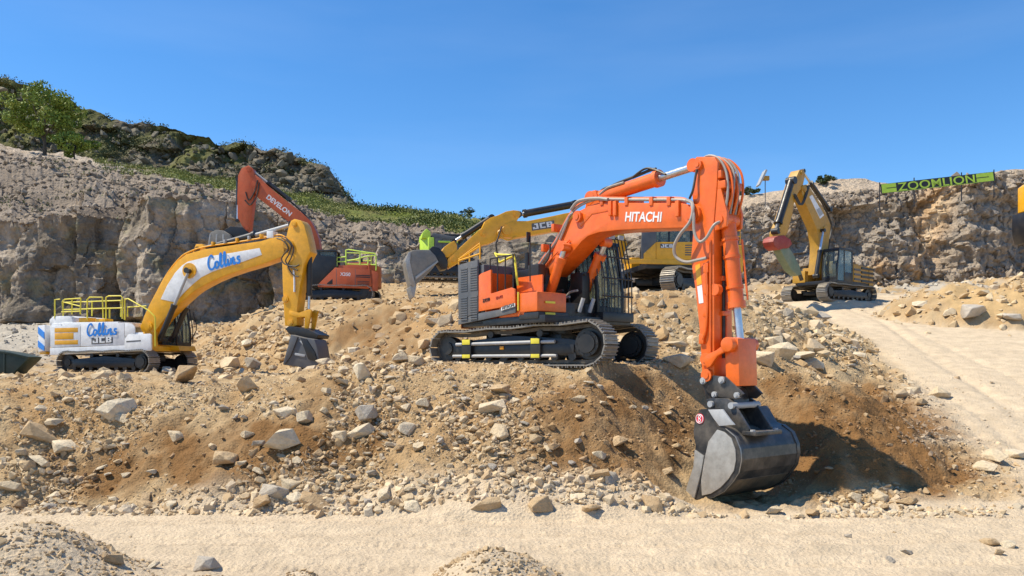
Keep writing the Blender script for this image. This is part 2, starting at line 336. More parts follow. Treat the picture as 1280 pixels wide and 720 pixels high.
# ---------------------------------------------------------------- terrain
BENCH = [(-70,18.9),(-8,18.9),(-4,18.6),(1.0,18.35),(2.4,18.5),(5.0,19.5),(6.2,19.9),(7.4,20.2),(8.3,21.5),(9.4,24),(10.5,28),(11.5,36),(10,60),(-70,60)]
PLAT = [(-14.6,66),(-14.4,48),(-11.5,45),(-7.2,42.5),(-3.4,36.5),(-2.6,29.6),(-1,28.2),(3,27.6),(6.5,28.2),(9.5,31.5),(12.4,37),(14.6,46),(16.5,56),(17,66)]
def toz(x, Y, z): return CX+x/Y*FOC, CY-(z-CAM_H)/Y*FOC
def ground(x, y, fine=True):
    """height of the quarry floor, banks and heaps at plan position x,y, and how rough the ground is there"""
    wob = fbm(x*.35, y*.35, oct=3, seed=3)*.9
    ramp = .19*np.maximum(0, y-15.6)*sstep(x, 3, 9)
    dip = sstep(y, 15.0, 16.5)
    zb = 2.30+.52*sstep(x, -8, -3)-.1*sstep(x, 4.2, 5.5)+np.maximum(0, y-38)*.17*sstep(-x, -4, 4)
    db = sdf(x, y, BENCH)+wob*.55
    bank = zb-.72*np.maximum(0, db)-.25*np.exp(-(db/.8)**2)
    zp = 5.45+.06*(y-29)+.13*np.maximum(0, y-48.5)
    dp = sdf(x, y, PLAT)+wob
    plat = zp-.62*np.maximum(0, dp)-.3*np.exp(-(dp/1.2)**2)
    base = np.maximum(ramp, np.maximum(bank, plat))
    # heap to the right of the ramp, talus at the foot of the back wall
    m = 1-((x-28.5)/8.2)**2-((y-43.5)/5.2)**2
    base = base+2.6*np.maximum(0, m)**.7*(.8+.3*fbm(x*.3,y*.3,seed=31))
    base = base+.22*np.maximum(0, y-57.5)*sstep(x, 14, 20)
    # small bulges on the bench and the heaps in front of the camera
    g = lambda cx, cy, rx, ry, h: h*np.exp(-((x-cx)/rx)**2-((y-cy)/ry)**2)
    base = base+g(2.35,18.6,.8,.8,.42)+g(-1.9,19.3,1.6,.8,-.12)+g(6.4,21.0,1.6,1.,.35)
    base = base+g(6.5,33.0,3.,1.5,.1)
    pit = lambda b_, cx, cy, rx, ry, z, sl: np.where(np.hypot((x-cx)/rx, (y-cy)/ry) < 5, np.minimum(b_, z+sl*np.maximum(0, np.hypot((x-cx)/rx, (y-cy)/ry)-1)), b_)
    ha = (x-.85)*.6157-(y-21.)*.788; hb_ = (x-.85)*.788+(y-21.)*.6157
    dq = np.hypot(np.maximum(0, np.abs(ha-6.32)-.68), np.maximum(0, np.abs(hb_-.0)-1.4)); base = np.where(dq < 3, np.minimum(base, -.03+.9*dq), base)
    flat = lambda b_, cx, cy, rx, ry, z: b_+(z-b_)*(1-sstep(np.hypot((x-cx)/rx, (y-cy)/ry), .62, 1.))
    base = flat(base, .75, 21.3, 3.9, 2.9, 2.80); base = flat(base, -17.2, 36.2, 4.6, 3.6, 2.44); base = flat(base, -10.3, 47.5, 4., 3., 6.40); base = flat(base, 6.9, 34.6, 3.6, 3., 5.72); base = flat(base, 20.2, 51., 4., 3.2, 6.72)
    calm = np.minimum(1, .18+sstep(np.minimum(np.minimum(np.hypot((x-.75)/3.9, (y-21.2)/2.8), np.hypot((x+17.2)/4.2, (y-36.2)/3.4)), np.minimum(np.hypot((x-6.9)/3.6,(y-34.6)/3), np.hypot((x-20.2)/4,(y-51)/3.2))), .6, 1.1))
    base = pit(base, -8.3, 34.6, 1.7, 1.6, 2.08, 1.1)
    fg = g(-5.85,10.0,.85,1.0,.66)+g(-6.9,9.8,1.0,1.0,.42)+g(-.33,9.8,.62,.9,.52)+g(.3,9.9,.4,.7,.18)+g(-2.5,9.4,.5,.6,.32)+g(-4.0,10.0,.5,.5,.14)
    base = base+fg
    slope_b = np.clip(1-np.abs(db-1.9)/2.4, 0, 1)
    slope_p = np.clip(1-np.abs(dp-2.6)/4.2, 0, 1)*(plat > bank-.4)
    road = np.maximum((1-sstep(y, 15.0, 15.9))*(1-np.clip(fg*2.2, 0, 1)), sstep(ramp-np.maximum(bank, plat), .02, .35)*(1-sstep(m, -.15, .1))*(1-sstep(y, 54, 58)))
    side_ = 9.9+.26*(y-16.2); road = road*(1-(1-sstep(x-side_, -.4, 1.6))*sstep(y, 15.7, 16.6)*(1-sstep(y, 36, 44)))
    rough = (1-road*.93)*calm
    if fine:
        n1 = fbm(x*.7, y*.7, oct=3, seed=11); n2 = fbm(x*2.1, y*2.1, oct=3, seed=12); n3 = fbm(x*7., y*7., oct=3, seed=13)
        rg = 1-np.abs(fbm(x*1.1+5, y*.8, oct=4, seed=15))*2
        base = base+rough*(n1*.20*(1-.5*sstep(y, 19.5, 21)*sstep(-x, 5, 8))+n2*.13+n3*.075+(rg-.5)*.16*np.maximum(slope_b, slope_p))
        rut = fbm(x*.18, y*3.2, oct=3, seed=21)
        base = base+road*(rut*.05+n3*.018+n2*.015)
        for yy, ww in ((12.6,.16),(13.1,.16),(14.15,.18),(14.6,.18),(11.2,.2)):
            dd = (y-yy-fbm(x*.12, y*0, oct=2, seed=int(yy*10))*.35)/ww; base = base-road*(y < 15.3)*.035*np.exp(-dd*dd)*(1+.5*np.sin(x*42))
        for xx in (.0, .5, 1.9, 2.4, 3.6):
            dd = (x-10.9-xx-.235*(y-16)-fbm(y*.1, x*0, oct=2, seed=int(xx*10)+200)*.6)/.2; base = base-road*(y > 16)*.05*np.exp(-dd*dd)
    return base, rough, road, slope_b, slope_p, fg, m
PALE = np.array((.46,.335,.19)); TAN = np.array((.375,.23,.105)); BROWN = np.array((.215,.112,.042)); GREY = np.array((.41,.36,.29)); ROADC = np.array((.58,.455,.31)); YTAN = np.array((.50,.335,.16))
# where the soil differs: centre and radii as seen, kind, weight
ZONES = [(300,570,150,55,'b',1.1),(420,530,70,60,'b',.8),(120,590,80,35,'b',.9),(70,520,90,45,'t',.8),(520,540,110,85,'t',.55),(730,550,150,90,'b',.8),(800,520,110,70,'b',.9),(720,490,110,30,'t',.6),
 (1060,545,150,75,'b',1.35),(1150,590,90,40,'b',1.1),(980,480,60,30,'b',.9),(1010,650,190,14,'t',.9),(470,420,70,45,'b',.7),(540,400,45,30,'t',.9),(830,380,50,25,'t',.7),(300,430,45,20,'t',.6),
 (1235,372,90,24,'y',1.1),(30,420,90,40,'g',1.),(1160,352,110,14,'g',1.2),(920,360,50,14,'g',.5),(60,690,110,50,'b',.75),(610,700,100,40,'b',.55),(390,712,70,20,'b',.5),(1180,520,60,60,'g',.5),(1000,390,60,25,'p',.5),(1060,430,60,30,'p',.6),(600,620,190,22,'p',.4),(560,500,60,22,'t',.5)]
RUB = [(520,622,340,24,1.),(450,545,42,90,1.),(622,545,60,70,.9),(390,590,110,42,1.),(130,530,70,60,.8),(60,590,60,60,.8),(330,510,50,22,.4),(300,430,90,40,1.),(480,455,90,20,.9),(700,612,120,26,.7),(850,618,50,22,.6),(1000,415,110,45,1.),(850,430,60,40,1.),(1190,500,80,50,.6),(1080,625,60,24,1.),(1240,575,50,30,.9),(590,390,60,20,.6),(1000,648,190,10,.9)]
def rubble(x, y, z):
    u, v = toz(x, y, z); u = u+fbm(x*1.5, y*1.5, oct=3, seed=141)*30; v = v+fbm(x*1.5+9, y*1.5, oct=3, seed=142)*18; r = 0*x
    for cx, cy, rx, ry, a in RUB: r = np.maximum(r, a*(1-sstep(np.hypot((u-cx)/rx, (v-cy)/ry), .6, 1.15)))
    return r
def soil_col(x, y, z, road):
    u, v = toz(x, y, z)
    u = u+fbm(x*1.2, y*1.2, oct=4, seed=41)*45; v = v+fbm(x*1.2+9, y*1.2, oct=4, seed=42)*28
    W = {k: np.zeros(x.shape) for k in 'btygp'}
    for cx, cy, rx, ry, k, a in ZONES:
        W[k] = np.maximum(W[k], a*(1-sstep(np.hypot((u-cx)/rx, (v-cy)/ry), .55, 1.15)))
    n = fbm(x*1.7, y*1.7, oct=4, seed=43)
    c = np.broadcast_to(PALE, x.shape+(3,))*1.0
    mix = lambda c, d, w: c+(d-c)*np.clip(w, 0, 1)[..., None]
    c = mix(c, TAN, .42+n*.6); c = mix(c, GREY, W['g']); c = mix(c, TAN, W['t']+n*.3*(W['t'] > 0)); c = mix(c, YTAN, W['y'])
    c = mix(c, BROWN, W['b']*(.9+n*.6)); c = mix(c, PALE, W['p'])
    rc = ROADC*(1+.10*fbm(x*.4, y*2.2, oct=4, seed=44)[..., None])
    c = mix(c, rc, road)
    return c, W
# grid: fine in front, coarser behind
rows = np.concatenate([np.arange(-6, 8, .5), np.arange(8, 13.5, .06), np.arange(13.5, 20, .036), np.arange(20, 26, .065), np.arange(26, 36, .10), np.arange(36, 64, .19)])
cols = np.linspace(-1.12, 1.12, 760)
YY, SS = np.meshgrid(rows, cols, indexing='ij'); XX = SS*(np.maximum(YY, 6)+5)
XX = XX+0; ZZ, RO, RD, SB, SP, FGm, MM = ground(XX, YY)
colr, _ = soil_col(XX, np.maximum(YY, 4), ZZ, RD)
nr, nc = XX.shape
ii = np.arange(nr*nc).reshape(nr, nc)
F = np.stack([ii[:-1,:-1], ii[:-1,1:], ii[1:,1:], ii[1:,:-1]], -1).reshape(-1, 4)
V = np.stack([XX, YY, ZZ], -1).reshape(-1, 3)
me = np_mesh('quarry_ground', V, F, colr.reshape(-1, 3), smooth=True)
prop(link('quarry_ground', me, G_soil), kind='structure')
# the far sheet under everything
bb = B(); bb.poly([(-900,-600,-1.2),(900,-600,-1.2),(900,1200,-1.2),(-900,1200,-1.2)], [(0,1,2,3)])
o = bb.done('ground', None, smooth=False)
a = o.data.color_attributes.new('Col', 'FLOAT_COLOR', 'POINT'); a.data.foreach_set('color', [.5,.4,.28,1]*4); o.data.materials.append(G_soil); prop(o, kind='structure')
def gz(x, y): return float(ground(np.array([float(x)]), np.array([float(y)]))[0][0])
def hit(px, py, y0=8., y1=62.):
    """first place where the sight line through a pixel meets the ground"""
    y = np.arange(y0, y1, .04); x = (px-CX)/FOC*y; z = CAM_H+(CY-py)/FOC*y
    g = ground(x, y)[0]; k = np.nonzero(z <= g)[0]
    if not len(k): return None
    k = k[0]; return float(x[k]), float(y[k]), float(g[k])

# ---------------------------------------------------------------- back wall: cliff, rubble slope, grass, crag
KEYS = [ # px, rows as seen: wall foot, wall top, rubble top, grass top, crag top
 (-260,392,262,170,160,48),(-120,396,275,182,172,66),(0,400,283,190,184,98),(50,400,285,196,190,112),(100,399,280,206,199,133),(112,398,275,208,201,137),(150,397,275,215,208,150),(200,396,252,222,216,160),(250,394,252,235,222,172),(292,393,258,243,227,181),
 (340,390,276,256,235,187),(380,388,292,265,243,197),(410,384,300,274,250,211),(425,380,302,278,254,230),(438,376,302,281,257,254),(460,372,302,284,262.5,261.5),(500,362,306,291,264.5,263.5),(550,352,314,298,271,270),(590,348,312,300,275,274),(640,346,304,297,283,282),(700,346,300,293,283,282),(800,350,298,288,276,275),
 (900,358,274,262,247,246.4),(950,357,268,256,243,242.4),(1000,356,262,250,236,234),(1040,354,256,245,229,224),(1080,353,250,242,230,224),(1110,352,244,239,232,230),(1140,351,238,235,231,230),(1200,349,230,227,223,222),(1240,347,226,223,218,217),(1270,346,222,219,213,212),(1330,345,218,214,209,208),(1560,340,190,186,180,178)]
KX = np.array([k[0] for k in KEYS], float)
def key(i, px): return np.interp(px, KX, np.array([k[i] for k in KEYS], float))
# how far the wall stands forward (m): big buttresses of the left wall
PRO = [(-260,0),(-60,.5),(-10,-1.2),(8,1.0),(40,1.4),(104,.2),(108,-2.2),(113,1.6),(135,.9),(152,.2),(158,-.8),(166,1.5),(185,1.6),(204,2.6),(240,1.4),(290,-.4),(338,-2.6),(345,.6),(360,.2),(364,-1.2),(420,-2.0),(426,.3),(470,-1.2),(476,.2),(520,-1.2),(560,-.5),(640,.5),(760,-.6),(900,.2),(950,-.4),(1010,.4),(1050,-.5),(1120,.3),(1150,-.7),(1200,.6),(1290,-.4),(1560,0)]
PROX = np.array([p[0] for p in PRO], float); PROV = np.array([p[1] for p in PRO], float)
CW = np.concatenate([np.arange(-260, -10, 4.), np.arange(-10, 620, .95), np.arange(620, 890, 2.2), np.arange(890, 1300, .95), np.arange(1300, 1560, 4.)])
left = 1-sstep(CW, 600, 900)
Yk = np.stack([59.5+0*CW, 61.0+0*CW, 66+16*left, 68+30*left, 68.6+36*left, 90+60*left], 1)
Pk = np.stack([key(1, CW)+10, key(2, CW), key(3, CW), key(4, CW), key(5, CW), key(5, CW)], 1)
Zk = CAM_H+(CY-Pk)/FOC*Yk
Zk[:, 5] = Zk[:, 4]-1.0
NS = [0, 74, 96, 120, 160, 166]                       # rows per band
tt = np.arange(NS[-1]+1)
seg = np.searchsorted(NS, tt, side='right')-1; seg = np.minimum(seg, 4)
fr_ = np.array([(t-NS[s])/(NS[s+1]-NS[s]) for t, s in zip(tt, seg)])
Yw = Yk[:, seg]*(1-fr_)+Yk[:, seg+1]*fr_; Zw = Zk[:, seg]*(1-fr_)+Zk[:, seg+1]*fr_
sg = np.broadcast_to(seg, Yw.shape); ff = np.broadcast_to(fr_, Yw.shape); PW = np.broadcast_to(CW[:, None], Yw.shape); lf = np.broadcast_to(left[:, None], Yw.shape)
Xw = (PW-CX)/FOC*Yw
# weights that fade the wall relief in and out across the bands
wall = np.where(sg == 0, sstep(ff, 0, .06)*(1-.0*ff), np.where(sg == 1, 1-sstep(ff, 0, .55), 0.))
rub = np.where(sg == 1, 1., 0.); gra = np.where(sg == 2, 1., 0.); crag = np.where(sg == 3, np.minimum(1, 6*np.minimum(ff, 1-ff)+.25), 0.)*sstep(-PW, -446, -425)
pro = np.interp(PW+fbm(Zw*.35, PW*.02, oct=3, seed=5)*9, PROX, PROV)
def blocks(sx, sz, seed, jx=.3):
    u = Xw/sx+fbm(Xw*.3, Zw*.3, oct=3, seed=seed)*jx; v = Zw/sz+fbm(Xw*.3+7, Zw*.3, oct=3, seed=seed+1)*jx
    v1, w1, e, ax, ay = voro(u, v, seed)
    return v1, w1, e, ax, ay
d = np.zeros(Yw.shape)
A1, T1, E1, ax1, ay1 = blocks(3.1, 5.2, 51); A2, T2, E2, ax2, ay2 = blocks(1.3, 1.0, 52); A3, T3, E3, ax3, ay3 = blocks(.52, .40, 53)
rightw = 1-lf; n5 = fbm(Xw*.3, Zw*.3, oct=3, seed=55)
d = d+wall*pro*(lf*1.0+rightw*.9)
d = d+wall*lf*((A1-.5)*.75+(T1-.5)*ax1*1.5+(A2-.5)*.34*sstep(fbm(Xw*.2,Zw*.2,seed=56), -.2, .2)+(T2-.5)*ax2*.3+(A3-.5)*.14*sstep(fbm(Xw*.25,Zw*.25,seed=57), -.1, .3)-.16*(1-sstep(E1, 0, .05))*sstep(fbm(Xw*.3,Zw*.3,seed=55), -.1, .3))
d = d+wall*rightw*((A1-.5)*.7+(A2-.5)*.42+(T2-.5)*ay2*.6+(A3-.5)*.30+(T3-.5)*ax3*.5-.14*(1-sstep(E2, 0, .09))*sstep(n5, -.2, .2)-.08*(1-sstep(E3, 0, .12)))
d = d+wall*(fbm(Xw*.5, Zw*.5, oct=4, seed=58)*.7+fbm(Xw*3, Zw*3, oct=3, seed=59)*.12)
bed = np.sin(Zw*3.1+fbm(Xw*.2, Zw*.2, seed=60)*5); d = d+wall*rightw*bed*.10
up = rub*(fbm(Xw*.45, Yw*.45, oct=5, seed=61)*.9+lf*fbm(Xw*.13, Yw*.2, oct=3, seed=66)*1.5*np.sin(np.pi*ff)+lf*(A1-.5)*.9*np.sin(np.pi*ff)*sstep(n5, -.1, .2)+np.abs(fbm(Xw*.9, Yw*.6, oct=4, seed=62))*.55)*(1-.45*rightw)
up = up+gra*(fbm(Xw*.35, Yw*.35, oct=5, seed=63)*.9)*(.3+.7*lf)
C1, CT, CE, cax, cay = voro(Xw/4.2+fbm(Xw*.2,Zw*.2,seed=70)*.5, Zw/3.0, 71); C2, CT2, CE2, _, _ = voro(Xw/1.5, Zw/1.1, 72)
d = d+crag*((C1-.5)*2.2+(CT-.5)*cax*2.0+(C2-.5)*.7-.4*(1-sstep(CE, 0, .1))+fbm(Xw*.25, Zw*.25, oct=5, seed=73)*2.6)
sky_e = np.where(sg >= 3, sstep(ff+(sg-3), .6, 1.), 0.)
up = up+sky_e*(fbm(Xw*.5, Yw*0+3, oct=5, seed=74)*.75)*(.25+.75*sstep(-PW, -450, -400))
Yd = Yw-d; Zd = Zw+up
Xd = Xw+wall*(A2-.5)*.25
# colours of the kinds of rock and growth, plus painted shade on one panel
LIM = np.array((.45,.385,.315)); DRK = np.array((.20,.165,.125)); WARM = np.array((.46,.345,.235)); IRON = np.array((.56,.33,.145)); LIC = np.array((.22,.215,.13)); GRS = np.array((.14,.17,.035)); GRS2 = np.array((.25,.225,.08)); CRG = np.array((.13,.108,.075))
mix = lambda c, d_, w_: c+(d_-c)*np.clip(w_, 0, 1)[..., None]
n1 = fbm(Xw*.28, Zw*.28, Yw*.1, oct=5, seed=81); n2 = fbm(Xw*1.6, Zw*.35, Yw*.1, oct=4, seed=82); n3 = fbm(Xw*.8, Yw*.8, Zw*.8, oct=4, seed=83)
c = np.broadcast_to(LIM, Xw.shape+(3,))*1.
c = mix(c, WARM, .35+n3*.9); c = mix(c, np.array((.245,.195,.15)), (sg == 1)*lf*(.9+n1*.4)+(sg == 0)*rightw*.35); c = mix(c, np.array((.16,.125,.095)), (sg == 1)*lf*sstep(n1+n3*.4, .05, .4)*.7); c = mix(c, DRK, (sg == 0)*lf*(.52+n1*1.0+n2*.7+.25*sstep(-PW, -345, -190)*sstep(PW, 195, 215))); c = mix(c, DRK, (sg == 0)*rightw*(.05+n1*.7+n2*.3))  # right-turned panel of the left wall also darkened, its shade put into the colour
iron = np.maximum(1-np.abs(PW-1152-(355-Pk[:, :1])*.0-(Zw-9)*3.0)/26, 0)+np.maximum(1-np.hypot((PW-1095)/30, (Zw-9.5)/1.7), 0)*1.3+np.maximum(1-np.hypot((PW-985)/26, (Zw-13.5)/2.), 0)*.5
c = mix(c, IRON, (sg <= 1)*rightw*iron*(.75+n3*.9)); c = mix(c, np.array((.66,.50,.33)), (sg == 0)*rightw*np.maximum(1-np.abs(PW-1160-(Zw-12)*6)/12, 0)*(Zw > 11)*.9)
c = mix(c, LIC, (sg == 0)*lf*sstep(n3, .05, .5)*.6)
gline = sg+ff+fbm(Xw*.12, Yw*.12, oct=5, seed=84)*.55
gm = lf*sstep(gline, 1.95, 2.25)*(sg <= 2)*sstep(PW, 140, 230)
gcol = mix(np.broadcast_to(GRS, Xw.shape+(3,)), GRS2, .35+fbm(Xw*.3, Yw*.3, oct=4, seed=85)*1.4)
c = np.where((gm > 0)[..., None], mix(c, 0*c, 0*gm)+(gcol-c)*gm[..., None], c)
cm = (sg >= 3)*lf*sstep(-PW, -640, -420); c = mix(c, CRG*1.0, cm*(.95+n3*.3)); c = mix(c, np.array((.24,.205,.15)), cm*sstep(n1+n3*.5, .12, .5)*.8)
ctop = (sg >= 3)*lf*sstep(fbm(Xw*.16, Zw*.2, oct=5, seed=86)*1.2+.55*(ff-.3)*(sg == 3)+(sg == 4)*.3, -.12, .22); c = mix(c, (GRS*.5+GRS2*.5)*(.62+.5*fbm(Xw*.4, Yw*.3, oct=4, seed=88)[..., None]), ctop*.85)
gg = (sg >= 2)*sstep(PW, 425, 450)*lf*sstep(-PW, -640, -600); c = mix(c, gcol*.85, gg*(sg >= 2))
dome = (sg >= 2)*rightw; c = mix(c, np.array((.52,.40,.28)), dome*.75)
nr, nc = Xw.shape; ii = np.arange(nr*nc).reshape(nr, nc)
F = np.stack([ii[:-1,:-1], ii[1:,:-1], ii[1:,1:], ii[:-1,1:]], -1).reshape(-1, 4)
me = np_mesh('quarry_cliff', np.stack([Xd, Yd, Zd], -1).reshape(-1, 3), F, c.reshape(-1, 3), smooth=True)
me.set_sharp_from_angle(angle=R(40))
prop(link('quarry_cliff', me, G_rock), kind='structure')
def wallpt(px, band, f):
    """a point on the back wall's bands"""
    i = int(np.argmin(np.abs(CW-px))); j = int(round(NS[band]+f*(NS[band+1]-NS[band])))
    return Vector((Xd[i, j], Yd[i, j], Zd[i, j]))
# ---------------------------------------------------------------- stones
def hull(seed, npt=16, sq=.75, flat=.7):
    """angular lump: convex hull of random points on a squashed block"""
    r = np.random.default_rng(seed); P = r.normal(size=(npt, 3)); P /= np.abs(P).max(1)[:, None]**sq*(np.linalg.norm(P, axis=1)[:, None]**(1-sq))
    P *= r.uniform(.8, 1.05, (npt, 1)); P *= np.array((1., r.uniform(.6, .95), r.uniform(flat-.2, flat+.12)))*.5
    bm = bmesh.new(); vs = [bm.verts.new(p) for p in P]; bmesh.ops.convex_hull(bm, input=vs)
    for v in [v for v in bm.verts if not v.link_faces]: bm.verts.remove(v)
    bmesh.ops.triangulate(bm, faces=bm.faces); bm.verts.index_update()
    V = np.array([v.co[:] for v in bm.verts]); F = np.array([[v.index for v in f.verts] for f in bm.faces]); bm.free(); return V, F
SMALL = [hull(100+k, 10) for k in range(10)]; MED = [hull(200+k, 18) for k in range(10)]
def scatter(name, P, size, col, variants, tilt=.5, sink=.25, mat=None):
    """thousands of loose stones joined into one mesh; P (n,3), size (n,), col (n,3)"""
    n = len(P); kind = rng.integers(0, len(variants), n); VV = []; FF = []; CC = []; off = 0
    for k, (V, F) in enumerate(variants):
        m = np.nonzero(kind == k)[0]; q = len(m)
        if not q: continue
        a = rng.uniform(0, 2*math.pi, q); b = rng.normal(0, tilt, q); c = rng.normal(0, tilt, q)
        ca, sa, cb, sb, cc, sc = np.cos(a), np.sin(a), np.cos(b), np.sin(b), np.cos(c), np.sin(c)
        X, Y, Z = V[:, 0][None], V[:, 1][None], V[:, 2][None]*rng.uniform(.75, 1.2, q)[:, None]
        Y, Z = Y*cb[:, None]-Z*sb[:, None], Y*sb[:, None]+Z*cb[:, None]
        X, Z = X*cc[:, None]+Z*sc[:, None], -X*sc[:, None]+Z*cc[:, None]
        X, Y = X*ca[:, None]-Y*sa[:, None], X*sa[:, None]+Y*ca[:, None]
        W = np.stack([X, Y, Z], -1)*size[m][:, None, None]+P[m][:, None]+np.array((0, 0, 1.))*(size[m]*(.28-sink))[:, None, None]
        VV.append(W.reshape(-1, 3)); FF.append((F[None]+(off+np.arange(q)*len(V))[:, None, None]).reshape(-1, 3)); CC.append(np.repeat(col[m], len(V), 0)); off += q*len(V)
    me = np_mesh(name, np.concatenate(VV), np.concatenate(FF), np.concatenate(CC))
    o = link(name, me, mat or G_stone); prop(o, kind='stuff'); return o
STC = np.array([(.62,.485,.31),(.53,.39,.225),(.44,.29,.145),(.58,.47,.335),(.42,.36,.27)])
def stone_cols(n, W, base):
    i = rng.choice(5, n, p=[.33,.27,.16,.14,.10]); c = STC[i]*rng.uniform(.78, 1.14, (n, 1))
    k = np.clip(W['b']*.75, 0, .8)[:, None]; c = c*(1-k)+(base*1.12)*k
    k = np.clip(W['g']*.8, 0, .85)[:, None]; c = c*(1-k)+np.array((.47,.42,.35))*k; return c*.72+base*.28
def region(n, x0, x1, y0, y1, smin, smax, power, dens, name, variants, sink=.25, wide=True):
    """stones over a plan region with a density that follows the kind of ground"""
    y = rng.uniform(y0, y1, n); x = rng.uniform(x0, x1, n)
    g, ro, rd, sb, sp, fg, mm = ground(x, y); c, W = soil_col(x, y, g, rd)
    clump = sstep(fbm(x*.8, y*.8, oct=3, seed=91), -.25, .5)
    rz = rubble(x, y, g); clump = np.clip(clump*.55+rz*.9, 0, 1); W['b'] = W['b']*(1-.7*rz); p = dens(x, y, ro, rd, sb, sp, W, clump, fg, mm); keep = (rng.random(n) < p) & ~((x > 2.7) & (x < 6.0) & (y < 17.4) & (y > 14.95) & (np.hypot((x-4.4)/1.7, (y-16.1)/1.4) < 1))
    x, y, g, c = x[keep], y[keep], g[keep], c[keep]; W = {k: v[keep] for k, v in W.items()}
    u = rng.random(len(x)); s = (smin**-power+u*(smax**-power-smin**-power))**(-1/power)
    sc_ = stone_cols(len(x), W, c)
    if 'heap_clods' == name: sc_ = sc_*.4+np.array((.37,.25,.13))*.6
    return scatter(name, np.stack([x, y, g], 1), s, sc_, variants, sink=sink)
bank_d = lambda x, y, ro, rd, sb, sp, W, cl, fg, mm: np.where(rd > .6, .004, (.13+.87*cl)*(1-.7*np.clip(W['b'], 0, 1)))
region(100000, -13, 10.5, 14.7, 21, .024, .20, 1.7, bank_d, 'small_stones', SMALL)
region(10000, -12.5, 10, 14.8, 19.3, .075, .28, 1.8, lambda x, y, ro, rd, sb, sp, W, cl, fg, mm: np.where((rd > .7)*(y > 15.4)+(x > 9.2), 0, np.maximum(cl**2.2*(1-.75*np.clip(W['b'], 0, 1)), .8*(np.abs(y-15.15) < .35))), 'bank_stones', MED)
region(700, -11, 10, 14.85, 15.6, .06, .32, 1.6, lambda x, y, ro, rd, sb, sp, W, cl, fg, mm: .3+.7*cl, 'toe_stones', MED)
region(1500, -8, 9, 9.3, 14.9, .02, .07, 2.0, lambda x, y, ro, rd, sb, sp, W, cl, fg, mm: np.where(fg > .05, 0, .25*cl), 'road_pebbles', SMALL)
region(14000, -8.5, 3.4, 8.2, 12, .03, .15, 1.8, lambda x, y, ro, rd, sb, sp, W, cl, fg, mm: np.clip((fg-.05)*6, 0, 1), 'heap_clods', SMALL)
region(36000, -22, 16, 21, 44, .07, .70, 1.65, lambda x, y, ro, rd, sb, sp, W, cl, fg, mm: np.where(rd > .5, .003, (.12+.88*cl)*(1-.72*np.clip(W['b'], 0, 1))*(.35+.65*np.clip(sp*1.5, 0, 1))), 'bank_rubble', MED)
region(16000, -40, 40, 40, 60, .12, .8, 1.7, lambda x, y, ro, rd, sb, sp, W, cl, fg, mm: np.where(rd > .5, .004, (.2+.8*cl)), 'talus_stones', SMALL)
region(1600, 19, 38, 37, 50, .12, .75, 1.6, lambda x, y, ro, rd, sb, sp, W, cl, fg, mm: np.where(mm > -.1, .3+.7*cl, .02), 'heap_stones', MED)
region(22000, 8.5, 17, 15.5, 29, .03, .26, 1.7, lambda x, y, ro, rd, sb, sp, W, cl, fg, mm: .03+(.15+.75*cl)*(1-rd), 'ramp_stones', SMALL)
# blocks lying on the rubble slope over the left wall
def wall_stones(n, band, smin, smax, name, p0, p1, f0=0., f1=1., cols=((.28,.23,.18),(.23,.18,.135),(.34,.265,.19))):
    px = rng.uniform(p0, p1, n); i = np.clip(np.searchsorted(CW, px), 0, len(CW)-1); j = (NS[band]+rng.uniform(f0, f1, n)*(NS[band+1]-NS[band])).astype(int)
    P = np.stack([Xd[i, j]+rng.normal(0, .15, n), Yd[i, j], Zd[i, j]], 1); u = rng.random(n); s = (smin**-1.8+u*(smax**-1.8-smin**-1.8))**(-1/1.8)
    c = np.array(cols)[rng.integers(0, len(cols), n)]*rng.uniform(.75, 1.12, (n, 1)); return scatter(name, P, s, c, MED, sink=.2)
wall_stones(8000, 1, .12, .9, 'slope_blocks', -60, 600)
wall_stones(3200, 1, .15, .8, 'ledge_stones', 880, 1300)
wall_stones(700, 0, .2, .9, 'wall_foot_stones', 880, 1300, 0, .16)
wall_stones(350, 3, .5, 1.8, 'crag_blocks', -60, 440, 0, .9, ((.16,.145,.11),(.22,.19,.14),(.11,.10,.075)))
# ---------------------------------------------------------------- excavators: shared builders
def track_path(L, r0, r1, n):
    """closed belt outline (x,z): idler radius r0 at the tail, r1 at the nose; n shoes with place and angle"""
    xa, xb = -L/2+r0, L/2-r1; pts = []
    for k in range(17): a = math.pi/2+math.pi*k/16; pts.append((xa+r0*math.cos(a), r0+r0*math.sin(a)))
    for k in range(17): a = -math.pi/2+math.pi*k/16; pts.append((xb+r1*math.cos(a), r1+r1*math.sin(a)))
    m = 12
    for k in range(1, m):
        t = k/m; pts.append((xb+(xa-xb)*t, 2*r1+(2*r0-2*r1)*t-.035*math.sin(math.pi*t*3)**2))
    d = [0]
    P = pts+[pts[0]]
    for a, b in zip(P, P[1:]): d.append(d[-1]+math.hypot(b[0]-a[0], b[1]-a[1]))
    out = []
    for k in range(n):
        s = d[-1]*k/n; i = max(j for j in range(len(d)-1) if d[j] <= s); t = (s-d[i])/max(1e-9, d[i+1]-d[i])
        x = P[i][0]+(P[i+1][0]-P[i][0])*t; z = P[i][1]+(P[i+1][1]-P[i][1])*t
        out.append((x, z, math.atan2(P[i+1][1]-P[i][1], P[i+1][0]-P[i][0])))
    return out, d[-1], P
